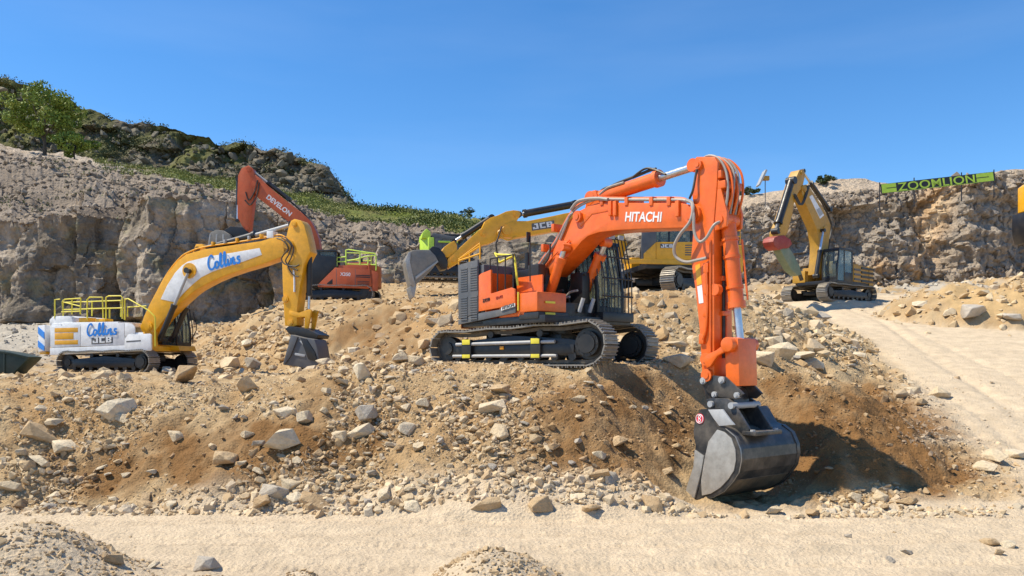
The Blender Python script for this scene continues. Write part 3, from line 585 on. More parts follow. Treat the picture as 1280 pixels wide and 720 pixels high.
def tracks(root, rot, L=4.7, gauge=2.6, wid=.65, r0=.44, r1=.47, nshoe=44, single=True, sides=(-1, 1), frame_mat=None, yshift=0.):
    """two crawler tracks; each a part with its shoes, wheels and side frame as pieces"""
    path, per, P = track_path(L, r0, r1, nshoe); pit = per/nshoe; parts = []
    sh = B(); sh.box(-pit*.49, pit*.49, -wid/2, wid/2, -.045, -.012)
    for x in (-.42, -.02, .38): sh.box(pit*x-.012, pit*x+.012, -wid/2+.01, wid/2-.01, -.085, -.045)
    sho = sh.done('track_shoe', P_tl, None, smooth=False); sme = sho.data; bpy.data.objects.remove(sho)
    fm = frame_mat or P_bk
    for s in sides:
        ho = B()                                      # the link chain just inside the shoes
        q = [Vector((x, 0, z)) for x, z in P[:-1]]; cx = sum(v.x for v in q)/len(q); n = len(q)
        Vv = []
        for v in q:
            c = Vector((max(-L/2+r0, min(L/2-r1, v.x)), 0, r0)); 
            cc = Vector((min(max(v.x, -L/2+r0), L/2-r1), 0, r0+(r1-r0)*(min(max(v.x, -L/2+r0), L/2-r1)+L/2)/L)); dd = (v-cc).normalized()
            Vv += [(v-dd*.012)+Vector((0, -.11, 0)), (v-dd*.012)+Vector((0, .11, 0)), (v-dd*.10)+Vector((0, .11, 0)), (v-dd*.10)+Vector((0, -.11, 0))]
        ho.poly(Vv, [(4*i+a, 4*i+(a+1) % 4, 4*((i+1) % n)+(a+1) % 4, 4*((i+1) % n)+a) for i in range(n) for a in range(4)])
        t = ho.done('track', P_tr, root, smooth=False); t.location = (0, 0, 0); t.rotation_euler = (0, 0, rot)
        off = Matrix.Rotation(rot, 3, 'Z') @ Vector((yshift, s*gauge/2, 0)); t.location = off
        if single:
            for x, z, a in path:
                o = link('track_shoe', sme, None, t); o.location = (x, 0, z); o.rotation_euler = (0, -a, 0)
        else:
            VV = []; FF = []; k0 = 0; sv = [v.co.copy() for v in sme.vertices]; sf = [tuple(p.vertices) for p in sme.polygons]
            for x, z, a in path:
                M_ = Matrix.Translation((x, 0, z)) @ Matrix.Rotation(-a, 4, 'Y'); VV += [(M_ @ v)[:] for v in sv]; FF += [tuple(i+k0 for i in f) for f in sf]; k0 += len(sv)
            me_ = bpy.data.meshes.new('track_shoes'); me_.from_pydata(VV, [], FF); me_.polygons.foreach_set('use_smooth', np.zeros(len(FF), bool)); o = link('track_shoes', me_, P_tl, t); o['kind'] = 'stuff'
        xa, xb = -L/2+r0, L/2-r1
        B().prism([(xa+.1,.20),(xb-.1,.20),(xb-.05,.52),(xb-.5,.60),(0,.70),(xa+.4,.58),(xa+.05,.50)], -.17, .17).done('track_frame', fm, t, bevel=.02)
        B().prism([(xa+.3,.24),(xb-.35,.24),(xb-.35,.46),(xa+.3,.46)], s*.17, s*.21).done('side_plate', fm, t, bevel=.01)
        b = B(); b.cyl((xa,-.14,r0),(xa,.14,r0), r0-.10, 28); b.cyl((xa,-.20,r0),(xa,.20,r0), .16, 16); b.done('idler', fm, t)
        b = B(); b.cyl((xb,-.10,r1),(xb,.10,r1), r1-.11, 28); b.cyl((xb,-.24,r1),(xb,.24,r1), .30, 24); b.cyl((xb,-.28,r1),(xb,.28,r1), .22, 24)
        for k in range(10): a = 2*math.pi*k/10; p = Vector((xb+.26*math.cos(a), 0, r1+.26*math.sin(a))); b.cyl(p+Vector((0,-.26,0)), p+Vector((0,.26,0)), .02, 6)
        b.done('sprocket', fm, t)
        for k in range(8):
            x = xa+.35+(xb-xa-.75)*k/7; B().cyl((x,-.2,.19),(x,.2,.19),.105,14).done('track_roller', fm, t)
        for x in (xa+(xb-xa)*.33, xa+(xb-xa)*.68): B().cyl((x,-.18,.74),(x,.18,.74),.085,12).done('carrier_roller', fm, t)
        parts.append(t)
    cb = B(); cb.plan([(1.1,-1.1),(.55,-.5),(.55,.5),(1.1,1.1),(.75,1.1),(.2,.65),(-.2,.65),(-.75,1.1),(-1.1,1.1),(-.55,.5),(-.55,-.5),(-1.1,-1.1),(-.75,-1.1),(-.2,-.65),(.2,-.65),(.75,-1.1)], .46, .74)
    cb.box(-.62,.62,-.62,.62,.44,.80); o = cb.done('car_body', fm, root, bevel=.02); o.rotation_euler = (0,0,rot); o.location = Matrix.Rotation(rot,3,'Z') @ Vector((yshift,0,0))
    B().cyl((0,0,.78),(0,0,1.0),.72,32).done('slew_ring', P_bk, root)
    return parts
def hydraulic(fr, root, name, a, b, lat, r, frac, mat, rod=None, ends=True):
    """hydraulic cylinder between two pixels in the plane lat: barrel to frac of the way, then the bright rod"""
    p, q = (fr.p(*a, lat) if len(a) == 2 else Vector(a)), (fr.p(*b, lat) if len(b) == 2 else Vector(b)); m = p+(q-p)*frac; e = (q-p).normalized()
    bb = B(); bb.tube([p, m], r, 18); bb.tube([m-e*.10, m+e*.03], r*1.18, 18); bb.tube([p-e*.02, p+e*.08], r*1.1, 18)
    bb.cyl(p+Vector((0,-r*1.25,0)), p+Vector((0,r*1.25,0)), r*1.05, 14)
    c = bb.done(name, mat, root)
    rb = B(); rb.tube([m, q], r*.52, 14); rb.done('piston_rod', rod or P_ch, c)
    rb = B(); rb.cyl(q+Vector((0,-r*1.0,0)), q+Vector((0,r*1.0,0)), r*.85, 14); rb.done('rod_eye', mat, c)
    return c
def pins(fr, parent, pxs, lat, r, depth, mat, name='pin_boss'):
    for a in pxs:
        c = fr.p(a[0], a[1], lat); s = -1 if lat < 0 else 1; rr = a[2] if len(a) > 2 else r
        b = B(); b.cyl(c-Vector((0,s*.05,0)), c+Vector((0,s*depth,0)), rr, 20); b.cyl(c, c+Vector((0,s*(depth+.02),0)), rr*.55, 14); b.done(name, mat, parent)
def cab(root, x0, x1, y0, y1, z0, z1, mat, roofmat=None, rake=.22, guard=False, door_side=1):
    """operator's cab: floor, pillars, roof, panes and seat"""
    h = z1-z0; zs = z0+h*.36; f = B(); t = .07
    f.box(x0, x1, y0, y1, z0, z0+.10)
    f.box(x0, x0+.09, y0+.05, y1-.05, z0+.1, zs)
    for y in (y0, y1-t):
        f.box(x0, x0+.12, y, y+t, z0+.1, z1-.12); f.box(x0+(x1-x0)*.52, x0+(x1-x0)*.52+.08, y, y+t, z0+.1, z1-.12)
        f.prism([(x1-.10,z0+.1),(x1,z0+.1),(x1,zs),(x1-rake,z1-.1),(x1-rake-.1,z1-.1),(x1-.10,zs)], y, y+t)
        f.box(x0+.12, x0+(x1-x0)*.52, y+.005, y+t-.005, z0+.1, zs-.1)
    f.box(x1-rake-.1, x1-rake, y0+t, y1-t, z1-.2, z1-.1); f.box(x1-.1, x1-.01, y0+t, y1-t, z0+.1, z0+.35)
    c = f.done('cab', mat, root, bevel=.012)
    rb = B(); rb.prism([(x0-.03,z1-.12),(x1-rake+.04,z1-.12),(x1-rake,z1-.02),(x1-rake-.15,z1),(x0+.1,z1),(x0-.03,z1-.05)], y0-.02, y1+.02); rb.done('roof', roofmat or mat, c, bevel=.02)
    for y in (y0+.03, y1-.03):
        B().prism([(x0+.12,zs-.1),(x0+(x1-x0)*.52,zs-.1),(x0+(x1-x0)*.52,z1-.13),(x0+.12,z1-.13)], y-.008, y+.008).done('window', P_gl, c, smooth=False)
        B().prism([(x0+(x1-x0)*.52+.08,z0+.12),(x1-.1,z0+.12),(x1-.1,zs),(x1-rake-.1,z1-.13),(x0+(x1-x0)*.52+.08,z1-.13)], y-.008, y+.008).done('window', P_gl, c, smooth=False)
    ws = B(); ws.poly([(x1-.03,y0+t,z0+.35),(x1-.03,y1-t,z0+.35),(x1-.03,y1-t,zs),(x1-.03,y0+t,zs),(x1-rake-.03,y0+t,z1-.2),(x1-rake-.03,y1-t,z1-.2)], [(0,1,2,3),(3,2,5,4)])
    ws.done('windscreen', P_gl, c, smooth=False)
    st = B(); ym = (y0+y1)/2; st.box(x0+.35, x0+.85, ym-.25, ym+.25, z0+.4, z0+.55); st.prism([(x0+.3,z0+.5),(x0+.45,z0+.5),(x0+.32,z0+1.25),(x0+.2,z0+1.25)], ym-.24, ym+.24); st.box(x0+.45, x0+.75, ym-.18, ym+.18, z0+.1, z0+.4)
    st.box(x0+.5, x0+.9, ym-.42, ym-.30, z0+.5, z0+.62); st.box(x0+.5, x0+.9, ym+.30, ym+.42, z0+.5, z0+.62); st.done('seat', P_bk, c, bevel=.02)
    return c
def rail(root, lines, mat, r=.022, name='handrail'):
    b = B()
    for l in lines: b.tube(l, r, 6)
    return b.done(name, mat, root)
def side_panel(fr, root, name, pts, lat, th, mat, bevel=.012):
    s = -1 if lat < 0 else 1
    q = fr.out(pts, lat); return B().prism(q, lat-s*.02, lat+s*th).done(name, mat, root, bevel=bevel)
def house(root, mat, tail=3.2, front=1.7, w=1.48, zb=.98, ztop=2.3, cw_mat=None, deck_mat=None, cw=.95, cabside=1, hood=True, right=True):
    """rotating upper body: deck, counterweight, engine cover and side boxes (open bay for the boom in the middle)"""
    d = B(); d.plan([(-tail+.3,-w+.04),(front-.25,-w+.04),(front,-w+.3),(front,w-.04),(-tail+.3,w-.04)], zb, zb+.22); d.done('deck', deck_mat or P_bk, root, bevel=.015)
    n = 12; pts = []
    for k in range(n+1):
        t = -1+2*k/n; pts.append((-tail+.42*abs(t)**2.6, t*w))
    pts = [(-tail+cw, -w)]+pts+[(-tail+cw, w)]
    c = B(); c.plan(pts, zb-.03, ztop); o = c.done('counterweight', cw_mat or mat, root, bevel=.05)
    x0 = -tail+cw+.02
    e = B(); e.box(x0, -.35, -w+.03, w-.03, zb+.22, ztop-.06); e.done('engine_bay', mat, root, bevel=.03)
    if hood:
        h = B(); h.prism([(x0-.1,ztop-.06),(-.5,ztop-.06),(-.6,ztop+.16),(x0+.15,ztop+.2),(x0-.1,ztop+.08)], -.75, .8); h.done('engine_cover', mat, root, bevel=.04)
        B().cyl((x0+.5,.55,ztop+.1),(x0+.5,.55,ztop+.5),.07,14).done('exhaust', P_bk, root)
    if right:
        r_ = B(); r_.box(-.35, .62, -w+.03, -.48, zb+.22, ztop-.10); r_.done('fuel_tank', mat, root, bevel=.03)
        r_ = B(); r_.box(.64, front-.12, -w+.05, -.55, zb+.22, zb+.72); r_.done('toolbox', mat, root, bevel=.03)
    return o
def boom_bits(fr, root, outline, lat, wid, mat, name='boom', bevel=.025):
    return fr.prism(outline, lat, wid if lat < 0 else -wid).done(name, mat, root, bevel=bevel)
def hose(fr, root, pts, lat, r=.022, mat=None, n=6, name='hose'):
    P = [fr.p(a[0], a[1], a[2] if len(a) > 2 else lat) for a in pts]
    return B().tube(spline(P, n), r, 7).done(name, mat or P_rb, root)
# ---------------------------------------------------------------- 1: the large orange excavator in front
HF = Frame(.85, 21.0, 2.80, -52)
H = empty('excavator', HF.o, HF.a)
prop(H, 'large orange excavator with black barred cab reaching a black bucket down to the road edge', 'excavator', 'excavators parked in the quarry')
ht = tracks(H, R(52-32), L=4.95, gauge=2.55, wid=.72, r0=.40, r1=.48, nshoe=46)
TF = Frame(.85, 21.0, 2.80, -32)
tn = ht[0]                                            # near track: yellow tape, and frame pipes with highlights painted in as light grey
def ontrack(name, x0, x1, z0, z1, mat, y0=-.27, y1=-.2): return B().box(x0, x1, y0, y1, z0, z1).done(name, mat, tn, bevel=.008)
B().cyl((-1.75,-.24,.50),(1.15,-.24,.54),.045,12).done('side_pipe', P_lg, tn)
B().cyl((-1.85,-.24,.20),(1.2,-.24,.20),.04,12).done('side_pipe', P_lg, tn)
for x in (-1.42, .62):
    ontrack('track_guide', x-.12, x+.16, .12, .62, P_bk, -.30, -.20)
    ontrack('reflective_tape', x-.10, x+.14, .49, .62, P_ye, -.312, -.298); ontrack('reflective_tape', x-.10, x+.14, .15, .24, P_ye, -.312, -.298)
ontrack('amber_reflector', -.42, -.31, .36, .44, P_am, -.24, -.2)
# upper body, seen on its right flank
LS = -1.50
d = B(); d.plan([(-1.75,-1.44),(1.72,-1.44),(1.72,1.44),(-1.75,1.44)], .98, 1.16); d.done('deck', P_bk, H, bevel=.015)
pts = [(-1.72,-1.47)]+[(-2.02+.30*abs(t)**3, 1.47*t) for t in np.linspace(-1, 1, 13)]+[(-1.72,1.47)]
c = B(); c.plan(pts, .95, 2.10); c.done('counterweight', P_or, H, bevel=.05)
B().box(-1.71,-.72,-1.44,1.44,1.0,2.58).done('engine_bay', P_gy, H, bevel=.03)
B().box(-.70,.55,-.55,.35,1.16,2.45).done('engine_bay', P_bk, H, bevel=.03)
B().box(-.70,-.10,.37,1.42,1.16,2.3).done('engine_cover', P_or, H, bevel=.03)
side_panel(HF, H, 'louvre_door', [(573.6,331.5),(598,324.4),(599,391),(574,399)], LS, .03, P_gy)
for px0, px1 in ((576,584.5),(588,597)):              # two meshed bays, ribs between
    u0, zt = HF.uz(px0, 336, LS-.03); u1, zb = HF.uz(px1, 391, LS-.03); zt = 2.52; zb = 1.18
    for k in range(22):
        z = zb+(zt-zb)*k/21
        if abs(z-1.86) < .06: continue
        B().box(u0, u1, LS-.047, LS-.028, z-.017, z+.017).done('louvre_slat', P_gy, H)
side_panel(HF, H, 'skirt', [(573.5,399.8),(598.8,391.6),(645,383.5),(645,391),(600,400.5),(573.5,406)], LS, .02, P_gy)
side_panel(HF, H, 'side_door', [(599.7,344.5),(602.5,342),(614.8,337),(614.8,367),(640,359.5),(644.5,361.5),(645.4,381),(599.6,389.4)], LS, .035, P_or)
B().box(-.62,-.60+.02,-1.47,-.6,1.16,2.35).done('bulkhead', P_or, H)
B().box(.0,1.0,-.92,-.88,1.16,2.2).done('inner_panel', P_or, H)
B().box(-.05,.98,-1.46,-.90,1.16,1.72).done('side_box', P_or, H, bevel=.03)
u0 = HF.uz(647, 360, LS)[0]
B().box(u0, u0+.72, LS+.02, -.55, 1.25, 1.72).done('toolbox', P_or, H, bevel=.04)
B().box(u0, u0+.74, LS+.04, -.5, 1.08, 1.24).done('step', P_bk, H, bevel=.01)
B().box(u0+.02, u0+.05, LS-.02, LS+.01, 1.3, 1.75).done('grab_handle', P_ye, H)
for z in (1.45, 1.18): B().box(u0+.745, u0+.765, -1.25, -.95, z, z+.05).done('reflective_tape', P_ye, H)
txt('ZX350', HF, (603.5,378), (612.5,375.5), LS-.04, P_bk, H, 1., bold=.01); txt('ZAXIS', HF, (620,374), (628.5,371.5), LS-.04, P_rd, H, .8, bold=.01)
side_panel(HF, H, 'name_strip', [(626.5,384.5),(643.5,379),(643.5,383),(626.5,388.4)], LS-.045, .004, P_wh, 0)
txt('HITACHI', HF, (628,387.0), (642.5,382.4), LS-.052, P_gy, H, .9, bold=.02)
# rails
E = lambda px, py, lat: HF.p(px, py, lat)
rail(H, [[E(573.5,331,-1.4),E(573.5,324,-1.4),E(577,322.5,-1.4),E(600,308,-1.4)],[E(573.5,326,-1.4),E(601,317,-1.4)],[E(587,329,-1.4),E(587,315.5,-1.4)],[E(600,324,-1.4),E(600,304.5,-1.4)],[E(574,324,-1.4),E(600,304.5,-1.4)]], P_jy, .026)
rail(H, [[E(618.7,316,-1.3),E(624.6,328,-1.3),E(642,320,-1.3),E(643.5,324,-1.3),E(647.3,357,-1.3)],[E(619,318,-1.3),E(642,319,-1.3)]], P_ye, .03)
rail(H, [[(-.5+.32*k,-1.4,1.75),(-.5+.32*k,-1.4,2.7)] for k in range(4)]+[[(-.5,-1.4,2.7),(.46,-1.4,2.7)]], P_bk, .02, 'guard_rail')
B().box(.35,.78,-.86,-.6,2.0,2.5).done('air_filter', P_bk, H, bevel=.05); B().cyl((-.45,-.2,2.4),(-.45,-.2,2.95),.08,14).done('exhaust', P_bk, H)
B().tube(spline([(1.0,-1.3,2.0),(1.05,-1.35,2.7),(1.0,-1.3,3.1)], 4), .018, 6).done('mirror_arm', P_bk, H)
B().box(.97,1.0,-1.40,-1.28,2.95,3.2).done('mirror', P_bk, H, bevel=.01)
# cab with its bar guard on the far side
hc = cab(H, -.25, 1.52, .46, 1.42, 1.1, 3.16, P_bk)
for y in np.linspace(.46, 1.44, 9):
    B().tube([(1.76,y,1.28),(1.76,y,2.15),(1.5,y,3.22)], .016, 6).done('guard_bar', P_bk, hc)
for z, x in ((1.28,1.76),(1.7,1.76),(2.15,1.76),(2.7,1.625),(3.2,1.505)): B().cyl((x,.42,z),(x,1.48,z),.022,6).done('guard_bar', P_bk, hc)
for x in np.linspace(.9, 1.72, 6): B().tube([(x,.42,1.3),(x,.42,2.2),(x-.1,.42,3.1)], .013, 6).done('guard_bar', P_bk, hc)
for y in np.linspace(.5, 1.4, 6): B().cyl((.0,y,3.26),(1.5,y,3.26),.016,6).done('guard_bar', P_bk, hc)
for y in (.62, .95, 1.28): B().box(1.5,1.56,y-.09,y+.09,3.18,3.30).done('work_lamp', P_lg, hc, bevel=.02)
B().box(1.2,1.78,.4,1.5,1.06,1.3).done('cab_step', P_bk, H, bevel=.02)
# boom
BL = -.31
bo = boom_bits(HF, H, [(660,357),(672,341),(690,316),(700,295),(712,274.5),(722,264.5),(735,257.8),(757,253),(800,253.5),(850,253.5),(866,257),(873,266),(869,279),(857,284.5),(800,286.2),(770,287.8),(748,290.5),(735,295),(727,301.5),(713,318),(690,341.5),(664,364)], BL, .62, P_or)
txt('HITACHI', HF, (781.5,276.5), (826.5,277.0), BL, P_wh, bo, 1.05, bold=.02)
side_panel(HF, bo, 'wear_plate', [(722,276),(736,262),(770,258.5),(770,262),(740,268),(726,284)], BL, .012, P_or)
pins(HF, bo, [(670,356,.16),(706,310,.17),(724,271,.14),(866,269,.17)], BL, .12, .09, P_or)
# pipes along the boom's back
for k, (dl, dy) in enumerate(((-.28,0),(-.16,-1.5),(.0,-2),(.16,-1.5))):
    hose(HF, bo, [(664,351+dy),(676,329+dy),(694,304+dy),(710,274+dy),(722,259+dy),(742,249.8+dy),(757,249+dy),(800,249.6+dy),(848,249.8+dy),(862,252)], dl, .034, P_or if k else P_hs, name='hydraulic_pipe')
hose(HF, bo, [(714,262,-.33),(722,252.5,-.33),(734,248.8,-.33),(750,248.2,-.33),(760,249.5,-.33)], -.33, .045, P_hs, name='hydraulic_pipe')
for px, py in ((690,308),(703,283),(764,250),(795,250),(826,250),(848,250)): 
    p = HF.p(px, py, -.0); B().box(p.x-.05,p.x+.05,-.335,.22,p.z-.16,p.z+.03).done('pipe_clamp', P_or, bo, bevel=.01)
for px in (764, 770, 848):                            # valve blocks hanging over the flank
    p = HF.p(px, 258, BL); B().box(p.x-.05,p.x+.05,BL-.06,BL+.02,p.z-.22,p.z+.12).done('valve_block', P_or, bo, bevel=.012)
hose(HF, bo, [(700,300),(707,283),(712,270),(717,266)], -.34, .03, P_hs); hose(HF, bo, [(664,352),(676,336),(686,322),(688,305)], -.36, .022, P_rb); hose(HF, bo, [(676,346),(684,330),(700,312),(712,300)], -.34, .016, P_or)
# lift cylinders either side of the boom
hydraulic(HF, H, 'boom_cylinder', (684,378), (706,309), -.47, .125, .80, P_or); hydraulic(HF, H, 'boom_cylinder', (722,388), (757,303), .47, .135, .82, P_or)
B().box(.75,1.45,-.62,.62,1.0,1.5).done('boom_foot', P_bk, H, bevel=.03)
for k, (a, b_, lt) in enumerate((((700,383),(694,366),-.35),((706,388),(712,366),-.1),((716,392),(720,368),.2),((698,390),(702,374),-.2),((712,380),(722,346),.15))):
    hose(HF, H, [a, ((a[0]+b_[0])/2-5, (a[1]+b_[1])/2), b_, (b_[0]+10, b_[1]-3)], lt, .03, P_hs if k % 2 else P_rb)
for x, y in ((1.5,-.15),(1.55,.15)): B().cyl((x,y,1.28),(x+.10,y+.05,1.62),.05,12).done('valve_block', P_lg, H)
B().box(.9,1.35,.1,.36,1.5,2.3).done('valve_block', P_bk, H, bevel=.02)
# arm cylinder on the boom's back, rod to the arm's head
hydraulic(HF, H, 'arm_cylinder', (744,249), (871,207.5), .0, .165, .66, P_or)
pa = HF.p(747,251,0); B().prism([(pa.x-.3,pa.z-.35),(pa.x+.35,pa.z-.3),(pa.x+.12,pa.z+.22),(pa.x-.12,pa.z+.22)], -.2, .2).done('cylinder_bracket', P_or, bo, bevel=.03)
hose(HF, H, [(752,240),(770,230),(795,220),(812,213),(820,211)], -.06, .035, P_rb); hose(HF, H, [(750,243),(758,236),(764,233),(780,228)], -.15, .03, P_hs); hose(HF, H, [(790,222),(806,211),(818,212),(832,218)], -.1, .025, P_rb); hose(HF, H, [(745,246),(752,238),(762,233.5),(768,236)], .1, .03, P_rb)
# arm
AL = -.30
ar = boom_bits(HF, H, [(868.5,199),(870,195.8),(893,195.8),(897,203),(896,230),(892,279),(892.5,345),(892.8,472),(880,474),(877.5,470),(875,420),(869,361),(865.5,340),(863.5,322),(868,269),(864.5,240),(869,218)], AL, .60, P_or)
pins(HF, ar, [(874,206,.10),(869,267,.17),(884,449,.13),(885,469,.13)], AL, .12, .07, P_or)
side_panel(HF, ar, 'warning_sticker', [(869.2,332),(875,329),(877.5,355),(871.5,357)], AL, .006, P_jy, 0); side_panel(HF, ar, 'warning_sticker', [(871.6,358),(877.6,356),(879.5,378.5),(874,379.5)], AL, .006, P_wh, 0)
hose(HF, ar, [(883,330),(883.5,352),(884,385),(882,412),(878.5,424)], -.34, .03, P_or, name='hydraulic_pipe'); hose(HF, ar, [(888,300),(888,350),(888,400),(888,440)], -.32, .022, P_or, name='hydraulic_pipe')
for px, py in ((884,335),(884,362),(883.5,390),(878.5,424)):
    p = HF.p(px, py, AL); B().box(p.x-.06,p.x+.06,AL-.06,AL+.01,p.z-.10,p.z+.10).done('pipe_clamp', P_or, ar, bevel=.012)
p = HF.p(893,362,AL); B().cyl((p.x,AL-.01,p.z),(p.x,AL+.12,p.z),.12,16).done('lifting_eye', P_or, ar)
AX = HF.uz(891.5,300,AL)[0]                           # front face of the arm
hose_pts = lambda *z: None
z0 = HF.uz(892,472,AL)[1]; z1 = HF.uz(893,205,AL)[1]
for y, r_ in ((-.02,.035),(.06,.028)): B().tube([(AX+.05,y,z1-.6),(AX+.05,y,(z0+z1)/2),(AX+.05,y,z0+.4)], r_, 7).done('hydraulic_pipe', P_rb if y < 0 else P_or, ar)
for z in np.linspace(z0+.6, z1-1.6, 4): B().box(AX-.01,AX+.09,-.1,.14,z-.05,z+.05).done('pipe_clamp', P_or, ar, bevel=.01)
# bucket cylinder on brackets in front of the arm
a_ = Vector((AX+.34, 0, HF.uz(911,279,0)[1])); a_ = HF.p(911,272,0); 
cyl = hydraulic(HF, H, 'bucket_cylinder', (910,276), (926,432), 0, .155, .69, P_or)
for py in (322, 300, 360):
    t = (py-276)/(432-276); p = HF.p(910,276,0); q = HF.p(926,432,0); m = p+(q-p)*t; e = (q-p).normalized(); B().tube([m-e*.03, m+e*.03], .178, 18).done('cylinder_band', P_or, cyl)
B().tube([HF.p(917,300,0)+Vector((.14,.09,0)), HF.p(924,375,0)+Vector((.14,.09,0))], .022, 7).done('hydraulic_pipe', P_or, cyl)
for s in (-1, 1):
    p = HF.p(910,276,0); q = [(AX-.05,p.z+.85),(AX+.12,p.z+.8),(p.x+.18,p.z+.12),(p.x+.16,p.z-.16),(p.x-.12,p.z-.22),(AX-.05,p.z-.45)]
    B().prism(q, s*.24-.035, s*.24+.035).done('cylinder_bracket', P_or, ar, bevel=.015)
B().cyl((p.x,-.30,p.z),(p.x,.30,p.z),.09,16).done('pin_boss', P_or, ar)
# hoses over the head of the arm and the slack loops between boom and arm
for k in range(6):
    y = -.22+.085*k; zt = HF.uz(880,196,AL)[1]
    pts = [(AX-.42+.03*k,y,zt-.15),(AX-.25,y,zt+.02-.02*(k % 2)),(AX+.02,y+.02,zt-.05),(AX+.22+.03*(k % 3),y+.04,zt-.35),(AX+.30+.05*(k % 2),y,zt-.8),(AX+.22,y,zt-1.25)]
    B().tube(spline(pts, 6), .026, 7).done('hose', P_or if k % 2 else P_hs, ar)
for k in range(3):
    B().box(AX-.12+.1*k,AX+.08+.1*k,-.28,.28,zt-.28-.22*k,zt-.12-.22*k).done('valve_block', P_or, ar, bevel=.02)
hose(HF, ar, [(858,250,-.34),(866,256,-.42),(863,276,-.50),(850,293,-.55),(843,308,-.55),(845,321,-.5),(857,327.5,-.46),(872,325,-.40),(883,322.5,-.36)], -.4, .035, P_hs)
hose(HF, ar, [(864,252,-.34),(867,268,-.46),(868,290,-.48),(874,302,-.46),(883,297,-.42),(893,281,-.38),(905,276,-.2)], -.4, .032, P_hs)
hose(HF, ar, [(862,248,-.34),(866,238,-.40),(869,222,-.36),(872,207,-.34)], -.4, .026, P_rb)
# bucket linkage
lk = HF.p(928,431,0)
for s in (-1, 1):
    o = s*.37
    q = HF.out([(881.5,447),(885,443),(897,437.5),(908,429),(914,428.5),(915,434),(910,438),(898,445),(889,458),(885,460),(882,455)], -.37)
    B().prism(q, o-.04, o+.04).done('side_link', P_or, H, bevel=.015)
hl = B(); pk = HF.uz(925,431,0); pb = HF.uz(928,482,0)
hl.prism([(pk[0]-.16,pk[1]+.12),(pk[0]+.17,pk[1]+.12),(pb[0]+.15,pb[1]),(pb[0]-.17,pb[1]-.02)], -.30, .30); hl.cyl((pk[0],-.44,pk[1]),(pk[0],.44,pk[1]),.15,18); hl.done('bucket_link', P_or, H, bevel=.02)
# quick coupler
cpl = HF.prism([(874.5,474),(882,468.5),(907,471),(917,480),(929,492.5),(921,499.5),(896,496),(885,491),(878,482)], -.33, .07).done('coupler', P_bb, H, bevel=.015)
b = HF.prism([(874.5,474),(882,468.5),(907,471),(917,480),(929,492.5),(921,499.5),(896,496),(885,491),(878,482)], -.33, .07); 
bm2 = b.bm; bmesh.ops.translate(bm2, verts=bm2.verts, vec=(0,.60,0)); b.done('coupler_plate', P_bb, cpl, bevel=.015)
u, z = HF.uz(915,480,0); u2, z2 = HF.uz(929,515,0)
B().prism([(u-.55,z+.02),(u-.1,z+.04),(u+.18,z-.12),(u+.26,z-.42),(u+.12,z-.52),(u-.45,z-.32)], -.26, .26).done('coupler_body', P_bb, cpl, bevel=.02)
pins(HF, cpl, [(880,476,.07),(903,475,.07),(894,493,.06),(922,494,.06)], -.33, .07, .05, P_lg)
P_sc = paint('scuffed bucket back', (.07,.062,.052), .42, dust=.75, dcol=(.33,.25,.16), scale=1.8)
# bucket: cheek plates, curved back, ears, cutting lip
KL = -.74; KW = 2.0
side = [(858,620),(859.5,611),(868,585),(869.5,556),(867,540),(869,524),(876,511.5),(885,511),(897,533),(906,537),(918,547),(924,562),(925,575),(922,590),(915,601),(904,613.5),(892,620),(881,623.5),(866,624)]
q = HF.out(side, KL)
bk = B()
for y0, y1 in ((KL, KL+.05), (KL+KW-.05, KL+KW)): bk.prism(q, y0, y1)
shell = q[6:]+[q[0]]
n_ = len(shell); cen = Vector((sum(a[0] for a in q)/len(q), sum(a[1] for a in q)/len(q)))
inn = [tuple(Vector(a)+(cen-Vector(a)).normalized()*.05) for a in shell]
Pn = [(a[0],y,a[1]) for y in (KL+.05, KL+KW-.05) for a in shell]+[(a[0],y,a[1]) for y in (KL+.05, KL+KW-.05) for a in inn]
Fc = []
for i in range(n_-1): Fc += [(i,i+1,n_+i+1,n_+i),(2*n_+i,3*n_+i,3*n_+i+1,2*n_+i+1)]
Fc += [(0,n_,3*n_,2*n_),(n_-1,2*n_+n_-1,3*n_+n_-1,n_+n_-1)]
bk.poly(Pn, Fc)
bkt = bk.done('bucket', P_bb, H, bevel=.0, ang=40)
ck = [(897,537),(906,540),(915,548),(920,562),(920.5,575),(918,588),(911,599),(901,609.5),(889,617),(878,619.5),(877,600),(881,575),(886,552)]
side_panel(HF, bkt, 'cheek_plate', ck, KL, .02, P_ws, .008)
side_panel(HF, bkt, 'side_cutter', [(857,620),(859.5,609),(868,583),(869.5,562),(881,570),(877.5,590),(869,622.5)], KL, .035, P_ws, .01)
side_panel(HF, bkt, 'top_plate', [(886,512),(904,511.5),(913,524),(919,531),(900,532.5),(893,523)], KL+.02, .03, P_lg, .008)
p = HF.p(875,523.5,KL); B().cyl((p.x,KL-.012,p.z),(p.x,KL+.02,p.z),.105,24).done('round_badge', P_rs, bkt)
B().tube([(p.x+.088*math.cos(a),KL-.015,p.z+.088*math.sin(a)) for a in np.linspace(0, 2*math.pi, 25)], .008, 6).done('badge_ring', P_wh, bkt)
for dz_ in (-.03, .035): B().tube([(p.x+.028*math.cos(a),KL-.016,p.z+dz_+.028*math.sin(a)) for a in np.linspace(0, 2*math.pi, 17)], .009, 6).done('badge_mark', P_wh, bkt)
